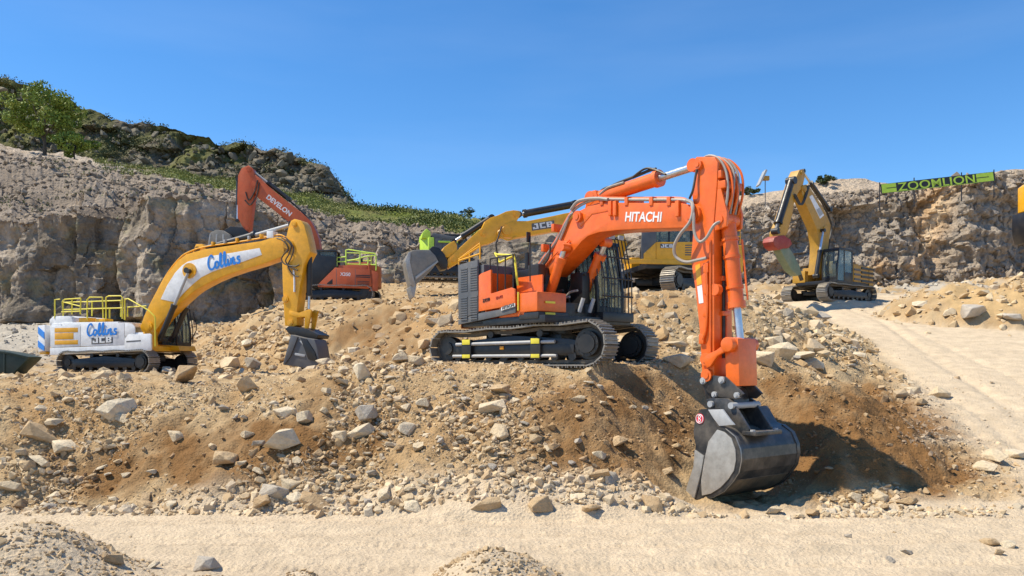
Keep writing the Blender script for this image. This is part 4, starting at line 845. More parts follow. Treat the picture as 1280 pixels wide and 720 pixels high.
# wear bands round the back and the end rims
def band(y0, y1, i0, i1, th, mat, name):
    bb = B(); sh = [Vector(a) for a in shell[i0:i1]]; ou = [a+(a-cen).normalized()*th for a in sh]; n = len(sh)
    P_ = [(a.x,y,a.y) for y in (y0,y1) for a in sh]+[(a.x,y,a.y) for y in (y0,y1) for a in ou]
    f = []
    for i in range(n-1): f += [(2*n+i,2*n+i+1,3*n+i+1,3*n+i),(i,2*n+i,2*n+i+1,i+1)[::1],(n+i,n+i+1,3*n+i+1,3*n+i)]
    f += [(0,n,3*n,2*n),(n-1,2*n-1,4*n-1,3*n-1)]
    bb.poly(P_, f); return bb.done(name, mat, bkt, ang=40)
band(KL-.012, KL+.10, 3, 12, .022, P_bb, 'wear_band'); band(KL+KW-.10, KL+KW+.012, 3, 12, .022, P_bb, 'wear_band')
band(KL+.10, KL+KW-.10, 6, 8, .012, P_bb, 'wear_strip')
band(KL+.0, KL+.03, 3, 12, .026, P_ws, 'worn_rim')
band(KL+.02, KL+KW-.02, 5, 7, .012, P_bb, 'back_plate')
band(KL+.11, KL+KW-.11, 8, 12, .006, P_sc, 'scuffed_back')
for s in (-1, 1):                                     # the ears that the coupler grips
    q2 = HF.out([(886,499),(893,497.5),(913,498),(919,502),(940,536),(939,542),(914,541),(904,530),(890,512)], -.30)
    B().prism(q2, s*.36-.035, s*.36+.035).done('bucket_ear', P_bb, bkt, bevel=.012)
for px, py in ((891,505),(917,507)):
    p = HF.p(px, py, -.36); B().cyl((p.x,-.46,p.z),(p.x,.46,p.z),.065,14).done('bucket_pin', P_lg, bkt)
p = HF.p(939,541,-.36); B().box(p.x-.16,p.x+.16,-.44,.44,p.z-.05,p.z+.03).done('ear_plate', P_bb, bkt, bevel=.012)
for y in (-.38, .38): B().cyl((p.x+.05,y,p.z+.02),(p.x+.05,y,p.z+.06),.05,10).done('bolt', P_lg, bkt)
for k in range(5): y = KL+.04+(KW-.20)*k/4; u, z = q[0]; u9, z9 = q[-1]; B().prism([(u+.10,z-.02),(u9+.05,z9-.01),(u-.16,z-.06)], y, y+.13).done('tooth', P_ws, bkt, bevel=.012)
GRP = 'excavators parked in the quarry'
# ---------------------------------------------------------------- 2: white and yellow excavator on the left bench
CF = Frame(-17.4, 36.3, 2.44, -15)
Cx = empty('excavator', CF.o, CF.a)
prop(Cx, 'white and yellow excavator with blue script lettering and a black bucket hanging over the bench', 'excavator', GRP)
tracks(Cx, 0, L=4.75, gauge=2.55, wid=.68, r0=.43, r1=.46, nshoe=44)
LC = -1.50
house(Cx, P_wh, tail=3.25, front=2.0, w=1.46, zb=.92, ztop=2.16, cw_mat=P_wh, deck_mat=P_jy, hood=False, right=False)
def cpan(name, pts, lat, th, mat, bv=.012): return side_panel(CF, Cx, name, pts, lat, th, mat, bv)
sidep = cpan('side_door', [(63.5,408),(101,405.5),(101,433),(63.5,434.5)], LC+.02, .03, P_wh)
cpan('side_door', [(101.6,405.4),(156,403.5),(156,431.5),(101.6,433)], LC+.02, .03, P_wh); cpan('side_door', [(156.5,403.5),(165,404.5),(169,409),(169,418),(156.5,420)], LC+.02, .03, P_wh)
cpan('lower_skirt', [(63,435),(189,430.5),(189,438.5),(63,443.8)], LC+.01, .03, P_wh)
cpan('toolbox', [(157,423.5),(161,418.5),(188,417),(190,419),(190,437.8),(157,439)], LC+.01, .06, P_wh, .02); B().box(1.0,2.0,-1.46,-.62,1.05,1.72).done('toolbox', P_wh, Cx, bevel=.05)
B().box(1.98,2.06,-1.44,-.60,1.0,1.75).done('front_step', P_jy, Cx, bevel=.01)
B().box(-2.3,.7,-1.44,1.4,2.0,2.2).done('top_deck', P_wh, Cx, bevel=.04)
B().prism([(-3.05,2.1),(-1.75,2.1),(-1.85,2.44),(-2.0,2.5),(-2.85,2.5),(-3.05,2.35)], -1.36, .9).done('engine_cover', P_wh, Cx, bevel=.06)
B().prism([(-.75,2.1),(.55,2.1),(.75,1.75),(.75,1.2),(-.75,1.2)], -1.43, -.55).done('fuel_tank', P_wh, Cx, bevel=.06)
B().box(-1.6,-1.1,-1.2,-.7,2.2,2.42).done('tank_cap_box', P_jy, Cx, bevel=.02); B().box(-.7,-.2,-1.2,-.7,2.2,2.36).done('tank_cap_box', P_jy, Cx, bevel=.02)
for z0_, z1_, x1_ in ((409.5,415.2,97.5),(416,424,92),(425,430.5,97.5)): cpan('vent_grille', [(68.5,z0_+.6),(x1_,z0_),(x1_,z1_),(68.5,z1_+.4)], LC-.005, .012, P_jy, .004)
B().plan([(-3.2,-1.45),(-3.70,-1.31),(-3.86,-.9),(-3.86,.9),(-3.70,1.31),(-3.2,1.45)], .92, 2.1).done('counterweight_tail', P_wh, Cx, bevel=.03)
B().plan([(-3.2,-1.40),(-3.66,-1.27),(-3.8,-.9),(-3.8,.9),(-3.2,1.4)], .80, .915).done('counterweight_base', P_jy, Cx, bevel=.01)
for zt in (2.04, 1.42):                               # blue chevrons on the tail's corner
    pa_, pb_ = Vector((-3.215,-1.459)), Vector((-3.69,-1.326)); P_ = [(a.x+o*-.26, a.y+o*-.96, z) for o in (-.008, .012) for a, z in ((pa_,zt-.26),(pb_,zt),(pb_,max(.95,zt-.30)),(pa_,max(.95,zt-.56)))]
    bb = B(); bb.poly(P_, [(0,1,2,3),(7,6,5,4),(0,4,5,1),(1,5,6,2),(2,6,7,3),(3,7,4,0)]); bb.done('chevron_stripe', P_bl, Cx, smooth=False)
strokes(SCRIPT, CF, (109.5,420.5), (148,418.5), LC-.03, P_bl, Cx, .34, rad=.030)
cpan('name_plate', [(114.5,422.5),(141,421.3),(141,429),(114.5,430.3)], LC-.012, .006, P_gy, 0); block_letters(JCB, CF, (116.2,429), (139.6,427.9), LC-.02, P_wh, Cx, .26)
cpan('name_strip', [(157.8,426.2),(176,425),(176,426.6),(157.8,427.8)], LC-.052, .004, P_gy, 0)
# rails on the roof deck
def rl(lat, *ls): return [[CF.p(a[0], a[1], lat) for a in l] for l in ls]
rail(Cx, rl(-1.35, [(68.5,398),(68.5,374.5),(75,374)],[(79,392),(78,376.5),(81,374.2),(101,372.8)],[(90,393),(90,373.5)],[(100.5,393),(101,373)],[(79,377.5),(101,383)],[(77,390),(101,389)],[(109,399),(109,374.5),(112,371.5),(128,371.5),(129,398)],[(132.5,399),(132.5,371.5),(136,370),(151,369.8),(153,372),(153,398.5)],[(109,386),(153,385)],[(137,398),(137,385)],[(156,400),(156,375),(159,373.2)],[(159.5,396),(159.5,384),(183,382.5)])+rl(-1.47, [(156,374),(160,373.3),(185,387.5),(193,395),(194,398),(194,433)]), P_ye, .03)
rail(Cx, rl(.9, [(79,395),(79,378),(151,375.5),(151,396)],[(79,387),(151,385)],[(115,395),(115,377)]), P_ye, .028)
cc = cab(Cx, .40, 2.25, .42, 1.42, 1.0, 3.12, P_bk, P_gy)
for y in np.linspace(.46, 1.4, 5): B().tube([(2.33,y,1.3),(2.33,y,2.0),(2.10,y,3.15)], .022, 6).done('guard_bar', P_bk, cc)
B().tube(spline([(2.2,1.3,1.3),(2.5,1.45,2.0),(2.35,1.4,2.7)], 5), .022, 6).done('mirror_arm', P_bk, Cx)
B().prism([(.9,.95),(2.5,.95),(2.4,1.18),(1.0,1.25)], .3, 1.46).done('cab_step', P_jy, Cx, bevel=.02)
CL = -.32
cb_ = boom_bits(CF, Cx, [(175,409),(180,395),(187.5,379),(197,361),(206,345.5),(222,326),(233,317.5),(246,314),(255,311.5),(290,306.5),(325,301.5),(343,296.5),(352,296),(358.7,299),(364.5,305),(363.5,313),(355.6,319.8),(328,330),(300,338.2),(282,344.2),(266,351),(251.7,358.5),(244,363),(236.4,369),(224,380),(206,398),(194,414),(186,418.5),(178,416)], CL, .64, P_jy, bevel=.03)
side_panel(CF, cb_, 'white_panel', [(201,374),(209,357),(219,341),(228,331.5),(235,327),(261,320.5),(290,316),(324.5,310),(327.5,318.5),(300,328.5),(282,334),(266,339.5),(252,346.5),(242,354.5),(233,363),(219,378)], CL, .012, P_wh, .006)
strokes(SCRIPT, CF, (261.5,338.2), (303,328.6), CL-.02, P_bl, cb_, .38, rad=.031)
pins(CF, cb_, [(237.5,338.5,.34)], CL, .10, .07, P_jy); pins(CF, cb_, [(360,305,.20),(186,408,.2)], CL, .10, .06, P_jy); pins(CF, cb_, [(234.5,338,.12)], CL, .2, .12, P_bk)
hydraulic(CF, Cx, 'boom_cylinder', (200,424), (236,339), -.48, .12, .5, P_bk, P_lg); hydraulic(CF, Cx, 'boom_cylinder', (216,424), (250,345), .48, .12, .5, P_bk, P_lg)
hydraulic(CF, Cx, 'arm_cylinder', (250,313.5), (366,280.5), 0, .16, .60, P_bk, P_lg)
p = CF.p(252,312,0); B().prism([(p.x-.4,p.z-.3),(p.x+.6,p.z-.25),(p.x+.15,p.z+.22),(p.x-.15,p.z+.22)], -.2, .2).done('cylinder_bracket', P_jy, cb_, bevel=.03)
hose(CF, cb_, [(178,405),(190,378),(208,344),(224,323.5),(235,315.5),(256,308.5),(300,302),(340,295),(350,293.5),(358,297)], -.2, .035, P_jy, name='hydraulic_pipe'); hose(CF, cb_, [(180,406),(192,376),(210,343),(225,322.5),(236,314.5)], .1, .04, P_rb)
for k, x in enumerate((270,285,300,315,330)): p = CF.p(x, 306-(x-270)*.16, 0); B().box(p.x-.05,p.x+.05,-.28,.1,p.z-.06,p.z+.1).done('pipe_clamp', P_lg if k % 2 else P_jy, cb_, bevel=.01)
B().box(*sorted((CF.uz(338,296,0)[0], CF.uz(346,296,0)[0])), -.3, .1, CF.uz(340,296,0)[1]-.1, CF.uz(340,293,0)[1]+.1).done('valve_block', P_wh, cb_, bevel=.02)
ca = boom_bits(CF, Cx, [(361,282),(363.5,276),(368,273.4),(376,275.5),(380,281),(385,300),(388,315),(384.5,321),(380,331),(375,358),(371.5,385),(371,406.5),(366,408.5),(356,407),(354.5,385),(353,350),(352.3,322),(356,303)], CL, .60, P_jy, bevel=.03)
pins(CF, ca, [(368,280,.12),(362,306,.2),(357,374,.14),(363,403,.13)], CL, .10, .05, P_jy)
for pts in ([(346,298),(352,300),(358,305),(360,312),(355,318),(352,324),(356,330),(368,333),(374,331)],[(352,297),(360,302),(364,308),(361,318),(357,326),(362,333),(372,338)],[(356,296),(364,304),(367,312),(364,322),(360,332),(366,343),(373,346)]):
    hose(CF, ca, pts, -.42, .028, P_rb)
hose(CF, ca, [(367,338),(368,350),(368,365)], -.36, .04, P_wh)
hydraulic(CF, Cx, 'bucket_cylinder', (387,318), (386,389), 0, .115, .72, P_bk)
q = CF.out([(362,388),(374,391),(386,386.5),(389.5,387.5),(389,391),(385,411),(381,411),(381.5,396),(372,397),(362,394)], -.3)
for y in (-.28, .28): B().prism(q, y-.05, y+.05).done('side_link', P_jy, Cx, bevel=.015)
# its bucket, back turned to the camera side
kb = CF.prism([(356,411),(361,407.5),(370,408.5),(384,411),(398,418.5),(396,423),(380,424),(362,418)], -.5, 1.0).done('coupler', P_bk, Cx, bevel=.03)
kk = CF.prism([(363,418),(379,422),(393,424),(396,433),(398,445),(400,456),(398,465.5),(384,461),(368,458),(353,456),(357,441),(361,428)], -.82, 1.0).done('bucket', P_gy, Cx, bevel=.05)
side_panel(CF, kk, 'bucket_ear', [(366,419),(373,421),(364,445),(357,455),(355,454)], -.82, .06, P_gy); side_panel(CF, kk, 'bucket_ear', [(376,422),(384,424),(394,440),(397,452),(386,449)], -.82, .06, P_bk)
side_panel(CF, kk, 'wear_plate', [(369,441),(382,443.5),(381,446.5),(368.5,444)], -.82, .03, P_lg); side_panel(CF, kk, 'wear_plate', [(374.5,426),(377,426),(386,437),(384.5,438.5)], -.82, .03, P_lg)
B().cyl(CF.p(376,466,-.2),CF.p(399,471,-.2),.22,14).done('bucket_lip', P_bk, kk)

# ---------------------------------------------------------------- 3: red orange excavator behind it, facing left
DF = Frame(-10.35, 47.5, 6.40, 180)
D = empty('excavator', DF.o, DF.a)
prop(D, 'red orange excavator with lime handrail standing on the rubble bank before the left cliff', 'excavator', GRP)
tracks(D, 0, L=4.6, gauge=2.5, wid=.6, nshoe=42, single=False)
house(D, P_do, tail=2.55, front=1.65, w=1.46, zb=.95, ztop=2.15, cw_mat=P_do, deck_mat=P_bk, cw=.5)
LD = 1.47
dpan = lambda name, pts, th, mat, lat=LD: side_panel(DF, D, name, pts, lat, th, mat, .01)
dpan('side_door', [(397,356.5),(419,334.5),(462,337),(465,357),(461,361),(398,359)], .05, P_do)
dpan('cab_side_post', [(386,319.5),(394,319),(421,321),(418,334),(396,357),(386,363)], .02, P_bk)
for px in (420.5, 444): dpan('door_seam', [(px,336),(px+.6,336),(px+.6,358),(px,358)], .058, P_gy)
for z in (344.5, 346.5): dpan('vent_grille', [(445,z-1),(463,z-.3),(463,z+1),(445,z+.3)], .06, P_bk)
for z in (352,353.8,355.6,357.4): dpan('vent_grille', [(447,z-.5),(462,z),(462,z+.8),(447,z+.3)], .06, P_bk)
dpan('vent_grille', [(409,354),(416,348.5),(416,355.5),(409,355.5)], .06, P_bk); dpan('counterweight_corner', [(464.5,338),(473,341),(472.5,364),(461,363.5),(465.5,358)], .02, P_do)
txt('X350', DF, (425,344.5), (438,345), LD+.055, P_wh, D, 1., bold=.03)
rail(D, [[DF.p(*a, 1.3) for a in l] for l in ([(421,333),(421,322),(432,321)],[(432.5,334),(432.5,312.5),(436,312),(455,315),(469,317),(470,320),(470,338)],[(421,327),(432,327)],[(434,326),(446,324),(455,321),(470,319)],[(450,336),(450,314)],[(460,336),(460,322)],[(434,330),(470,331)])], P_fl, .04)
rail(D, [[DF.p(*a, -.6) for a in l] for l in ([(432,333),(432,316),(464,317),(464,337)],[(432,325),(464,326)])], P_fl, .035)
cab(D, -.25, 1.62, .46, 1.45, 1.02, 2.98, P_bk)
db = boom_bits(DF, D, [(316.5,237),(315.5,226),(319,218),(326,224),(338,235),(356,249.5),(374,263.5),(388,276),(394,287),(398,298),(400,312),(399,330),(388,330),(384.5,316),(382,303),(377,292),(369,283),(355,273),(337,258.5),(322,247)], .32, .62, P_do, bevel=.03)
txt('DEVELON', DF, (332.5,247.5), (362,270.5), .32, P_wh, db, .95, bold=.03)
da = boom_bits(DF, D, [(310.5,206.5),(316,210.5),(319,222),(319,232),(317,246),(314,268),(311,293),(306,289),(296.8,271),(296.5,245),(297.5,219),(302,210)], .30, .60, P_do, bevel=.03)
pins(DF, db, [(318,231,.18),(379,283,.2)], .32, .08, .06, P_do); pins(DF, da, [(311,212,.14),(309,286,.12)], .30, .08, .06, P_do)
hydraulic(DF, D, 'arm_cylinder', (361,249), (314,212), 0, .13, .55, P_bk, P_lg); hydraulic(DF, D, 'bucket_cylinder', (298,225), (297,276), -.0, .12, .6, P_bk)
hydraulic(DF, D, 'boom_cylinder', (389,345), (379,284), .46, .13, .5, P_do); hydraulic(DF, D, 'boom_cylinder', (389,345), (379,284), -.46, .13, .5, P_do)
hose(DF, db, [(397,315),(393,286),(376,263),(345,238),(322,219),(318,226),(312,238)], .0, .05, P_rb); hose(DF, da, [(322,225),(318,240),(311,250),(307,240)], .36, .035, P_rb); hose(DF, da, [(324,228),(321,244),(313,256),(306,250)], .36, .035, P_rb)
dc = DF.prism([(280,288),(288,283),(303,284),(311,291),(306,298),(293,301),(282,297)], .42, -.84).done('coupler', P_bk, D, bevel=.03)
dk = DF.prism([(262,291),(270,287),(279,288),(287,293),(292,303),(285,309),(272,310),(259,307)], .75, -1.5).done('bucket', P_st, D, bevel=.05)
for k in range(3): side_panel(DF, dk, 'wear_strip', [(262+k*8,293),(264+k*8,292.5),(262+k*9,307),(260+k*9,307)], .75, .02, P_ws)

# ---------------------------------------------------------------- 4: yellow excavator behind the big one, facing left
JF = Frame(6.9, 34.6, 5.72, 193)
J = empty('excavator', JF.o, JF.a)
prop(J, 'golden yellow excavator half hidden behind the large orange one, grey bucket tipped on the bank', 'excavator', GRP)
tracks(J, R(33), L=4.5, gauge=2.5, wid=.65, r0=.46, r1=.48, nshoe=42, single=True)
house(J, P_jy, tail=3.0, front=1.75, w=1.46, zb=1.0, ztop=2.1, cw_mat=P_jy, deck_mat=P_bk)
LJ = 1.47
jpan = lambda name, pts, th, mat, lat=LJ: side_panel(JF, J, name, pts, lat, th, mat, .01)
jpan('lower_skirt', [(777,323.5),(880,325),(880,331.5),(777,329.5)], .05, P_jy); jpan('side_door', [(804.5,324),(804.5,317),(819.5,303),(819.5,324.5)], .03, P_jy); jpan('side_door', [(820,302.5),(876,302.5),(876,324.5),(820,324.5)], .03, P_jy); jpan('cab_side_post', [(802,290),(820,290),(820,302.5),(804,317),(804,323),(801,323)], .025, P_gy)
jpan('name_plate', [(825,304.7),(842,304.7),(842,310.3),(825,310.3)], .045, P_gy); block_letters(JCB, JF, (826.3,309.5), (840.7,309.5), LJ+.05, P_wh, J, .26)
for k in range(5): jpan('vent_grille', [(856,306+k*3),(872,306+k*3),(872,307.4+k*3),(856,307.4+k*3)], .04, P_gy)
cab(J, -.3, 1.65, .44, 1.45, 1.12, 3.0, P_bk)
rail(J, [[(-2.6,1.2,2.2),(-2.6,1.2,2.75),(-.6,1.2,2.75),(-.6,1.2,2.2)],[(-2.6,1.2,2.5),(-.6,1.2,2.5)],[(-1.6,1.2,2.2),(-1.6,1.2,2.75)]], P_jy, .03)
jb = boom_bits(JF, J, [(629,284),(632,279.5),(641,276),(660,276),(690,270),(706,266.5),(735,262),(760,266),(776,280),(784,305),(779,322),(768,322),(764,306),(752,293),(735,287),(712,287),(694,288.5),(660,294.5),(644,297),(630,296)], .32, .62, P_jy, bevel=.03)
side_panel(JF, jb, 'name_plate', [(664.5,279.5),(692.5,275.5),(693,284.5),(665,288.5)], .32, .012, P_gy, 0); block_letters(JCB, JF, (666.5,286.8), (691,283.2), .335, P_wh, jb, .26)
pins(JF, jb, [(633,288,.18),(736,275,.2)], .32, .08, .06, P_jy)
ja = boom_bits(JF, J, [(650,263.5),(651,268),(647,275),(638,285),(629,296),(613,303.8),(600,307),(588,318),(574,328),(562,335),(558.5,331),(560,323),(570,314),(583,302),(596,290),(602,285.5),(606,277),(612.5,272.3),(622,269),(633,264),(642,262.5)], .30, .58, P_jy, bevel=.03)
pins(JF, ja, [(646,268,.12),(633,287,.18),(604,292,.10),(567,324,.12)], .30, .08, .05, P_jy)
hydraulic(JF, J, 'arm_cylinder', (718,255.5), (648,268.5), 0, .15, .9, P_bk); hydraulic(JF, J, 'bucket_cylinder', (614,272.5), (567,302.5), 0, .125, .78, P_bk)
hydraulic(JF, J, 'boom_cylinder', (756,322), (735,277), .46, .13, .5, P_bk); hydraulic(JF, J, 'boom_cylinder', (756,322), (735,277), -.46, .13, .5, P_bk)
q = JF.out([(563,303),(568,301),(571,306),(572,318),(567,322),(556.5,322),(552,314),(555,309)], .25); B().prism(q, -.27, .27).done('bucket_link', P_jy, J, bevel=.03)
hose(JF, ja, [(627,283),(623,296),(620,305),(622,318)], .4, .03, P_rb); hose(JF, ja, [(645,296),(634,300),(622,292),(630,284)], .36, .03, P_jy); hose(JF, ja, [(600,304),(590,313),(578,322)], .36, .03, P_jy)
jc = JF.prism([(537,311),(541,307.5),(549,309.5),(556,318),(560,328),(559,336),(552,337),(546,327)], .36, -.72).done('coupler', P_bk, J, bevel=.03)
jk = JF.prism([(510.5,315.5),(517,312.5),(526,312),(537,312),(544,319),(548,326.5),(541,335.5),(531,346),(522,354),(517,358.5),(513,356),(511,347),(508.5,338),(506.5,326)], .62, -1.3).done('bucket', P_st, J, bevel=.04)
side_panel(JF, jk, 'side_cutter', [(510.5,315.5),(513.5,315),(512.5,328),(516,344),(519.5,356),(517,358.5),(513,356),(508.5,338),(506.5,326)], .62, .04, P_ws); side_panel(JF, jk, 'wear_band', [(519,346),(547,325.5),(548,327.5),(519.5,350)], .62, .04, P_ws)
for k in range(4): y = .6-.4*k; c = JF.p(516.5,358,y-.1) if False else JF.p(516.5,358,.62); B().prism([(c.x-.14,c.z+.08),(c.x+.14,c.z+.02),(c.x+.03,c.z-.42),(c.x-.05,c.z-.42)], y-.16, y).done('tooth', P_ws, jk, bevel=.015)

# ---------------------------------------------------------------- 5: yellow excavator by the right wall, facing left and forward
KF = Frame(20.2, 51.0, 6.72, 180+40)
K = empty('excavator', KF.o, KF.a)
prop(K, 'dusty yellow excavator with red bracket and grey green breaker below the right wall', 'excavator', GRP)
tracks(K, R(-8), L=4.9, gauge=2.65, wid=.75, r0=.47, r1=.49, nshoe=40, single=False)
house(K, P_cy, tail=3.3, front=1.75, w=1.48, zb=1.02, ztop=2.35, cw_mat=P_cy, deck_mat=P_bk, hood=True)
for k in range(4): B().box(-3.0,-1.3,1.44,1.50,1.28+.27*k,1.42+.27*k).done('vent_grille', P_bk if k < 4 else P_gy, K, bevel=.008)
for z in (1.45,1.75,2.05): B().box(-1.2,-.4,1.44,1.49,z-.1,z+.02).done('vent_grille', P_gy, K)
cab(K, -.25, 1.7, .45, 1.46, 1.1, 3.22, P_bk)
B().box(1.0,1.78,-1.5,-.62,1.2,1.95).done('toolbox', P_cy, K, bevel=.06)
KB = .32
kbm = boom_bits(KF, K, [(1003.5,233),(1008,230.5),(1013,235),(1020,246),(1032,265.5),(1038.5,281),(1037,296),(1035,313),(1034,340),(1022,343),(1024,322),(1024.5,305),(1021,286),(1013,268),(1005,250),(1002.5,240)], KB, .66, P_cy, bevel=.03)
side_panel(KF, kbm, 'white_sticker', [(1011.5,246),(1015,243.5),(1030,269),(1025,273.5)], KB, .012, P_wh, 0); side_panel(KF, kbm, 'grey_logo', [(1020.5,262),(1025,259.5),(1029,267),(1024.5,271)], KB+.012, .008, P_lg, 0)
kar = boom_bits(KF, K, [(999.5,212.5),(1004,211.5),(1007,218),(1005,226),(1003.5,233),(998,241),(993.5,249),(990.5,268),(985,290),(980,297),(973,296),(973,290),(978,277),(985,256),(991,235),(995,222)], .30, .60, P_cy, bevel=.03)
pins(KF, kbm, [(1006,237,.18),(1031,287,.22)], KB, .08, .06, P_cy); pins(KF, kar, [(1002,216,.13),(1004,235,.18),(975,288,.12)], .30, .08, .05, P_cy)
hydraulic(KF, K, 'arm_cylinder', (1036,262), (1003,214), 0, .15, .7, P_bk); hydraulic(KF, K, 'bucket_cylinder', (989,226), (969.5,289), .12, .22, .85, P_bk, P_gy); hydraulic(KF, K, 'boom_cylinder', (1020,345), (1029,288), .48, .13, .55, P_bk); hydraulic(KF, K, 'boom_cylinder', (1020,345), (1029,288), -.48, .13, .55, P_bk)
for k in range(3): hose(KF, kar, [(1010+k,232),(1005+k,248),(1000+k,256),(995,250-k*3),(993,243)], .38, .035, P_rb)
hose(KF, kbm, [(1030,340),(1037,300),(1039,280),(1028,254),(1014,233)], .0, .06, P_rb)
rb_ = KF.prism([(966.5,302),(968,297),(973,294.5),(981,294),(984,297),(988,299),(990.5,305),(986,310),(980,310.5),(974,312.5),(968.5,308)], .36, -.72).done('breaker_bracket', P_rd, K, bevel=.04)
hm = KF.prism([(975,311),(986,307.5),(993,319),(1000,332),(1003,343),(998,345),(990,338),(981,323)], .26, -.52).done('breaker_body', P_gg, K, bevel=.08)
p, q = KF.p(999,341,0), KF.p(1002,350,0); B().tube([p, q], .12, 12).done('chisel', P_tr, hm)

# ---------------------------------------------------------------- 6: lime machine far behind, and the one at the right edge
GF = Frame(-4.15, 50.0, 8.1, 12)
G = empty('excavator', GF.o, GF.a)
prop(G, 'lime green and grey excavator far back, seen above the dusty grey bucket', 'excavator', GRP)
tracks(G, 0, L=4.4, gauge=2.4, wid=.6, nshoe=36, single=False)
house(G, P_gy, tail=1.6, front=1.7, w=1.2, zb=1.0, ztop=2.4, cw_mat=P_li, deck_mat=P_bk, cw=.75)
B().prism([(-1.6,2.35),(-1.05,2.35),(-1.05,2.75),(-1.3,2.95),(-1.55,2.7)], -1.1, .9).done('engine_cover', P_li, G, bevel=.06)
B().prism([(-1.0,2.35),(1.0,2.3),(.8,2.45),(-.95,2.7)], -1.1, .9).done('engine_cover', P_gy, G, bevel=.05); B().box(-.6,.6,-1.25,-1.19,2.1,2.2).done('lime_stripe', P_li, G); cab(G, -.1, 1.6, .42, 1.38, 1.1, 2.9, P_bk)
EF = Frame(32.2, 45.5, 7.0, 180)
Ee = empty('excavator', EF.o, EF.a)
prop(Ee, 'yellow and black machine cut off by the right edge of the photo', 'excavator', GRP)
tracks(Ee, 0, L=4.6, gauge=2.5, wid=.6, nshoe=36, single=False)
house(Ee, P_jy, tail=3.0, front=1.7, w=1.46, zb=1.0, ztop=2.2, cw_mat=P_jy, deck_mat=P_bk); cab(Ee, -.2, 1.6, .44, 1.44, 1.1, 3.0, P_bk)
eb = boom_bits(EF, Ee, [(1288,236),(1296,229),(1306,226),(1330,246),(1352,285),(1356,320),(1344,320),(1338,290),(1322,262),(1296,244)], .3, .6, P_jy, bevel=.03)
boom_bits(EF, Ee, [(1280.5,233),(1287,228),(1293,232),(1295,262),(1289,266),(1280.5,264)], .3, .6, P_jy, name='arm', bevel=.03)
ek = EF.prism([(1281.5,264.5),(1295,264.5),(1298,280),(1293,298),(1285,303),(1281.5,290)], .6, -1.2).done('bucket', P_bk, Ee, bevel=.04)
# ---------------------------------------------------------------- rocks one can count
def rock_mesh(seed):
    V, F = hull(seed, 17, .85, .56); bm = bmesh.new(); vs = [bm.verts.new(v) for v in V]
    for f in F: bm.faces.new([vs[i] for i in f])
    bmesh.ops.dissolve_limit(bm, angle_limit=R(9), verts=bm.verts, edges=bm.edges)
    bmesh.ops.bevel(bm, geom=bm.edges[:], offset=.018, segments=1, affect='EDGES', clamp_overlap=True)
    bmesh.ops.triangulate(bm, faces=bm.faces)
    me = bpy.data.meshes.new('rock'); bm.to_mesh(me); bm.free(); me.polygons.foreach_set('use_smooth', np.zeros(len(me.polygons), bool)); return me
RM = {k: [rock_mesh(400+i) for i in range(12)] for k in ('p', 't', 'g')}
for k, m in (('p', K_pale), ('t', K_tan), ('g', K_grey)):
    for me in RM[k]: me.materials.append(m)
RG = 'loose limestone rocks on the banks'
rr = random.Random(5)
def rock(x, y, z, size, tone, label, sq=None, tilt=.22, sink=.12):
    o = link('rock', rr.choice(RM[tone])); o.location = (x, y, z+size*(.26-sink)); s = size*1.02
    o.scale = (s*rr.uniform(.9, 1.15), s*rr.uniform(.85, 1.1), s*(sq or rr.uniform(.7, 1.05)))
    o.rotation_euler = (rr.gauss(0, tilt), rr.gauss(0, tilt), rr.uniform(0, 6.28)); return prop(o, label, 'rock', RG)
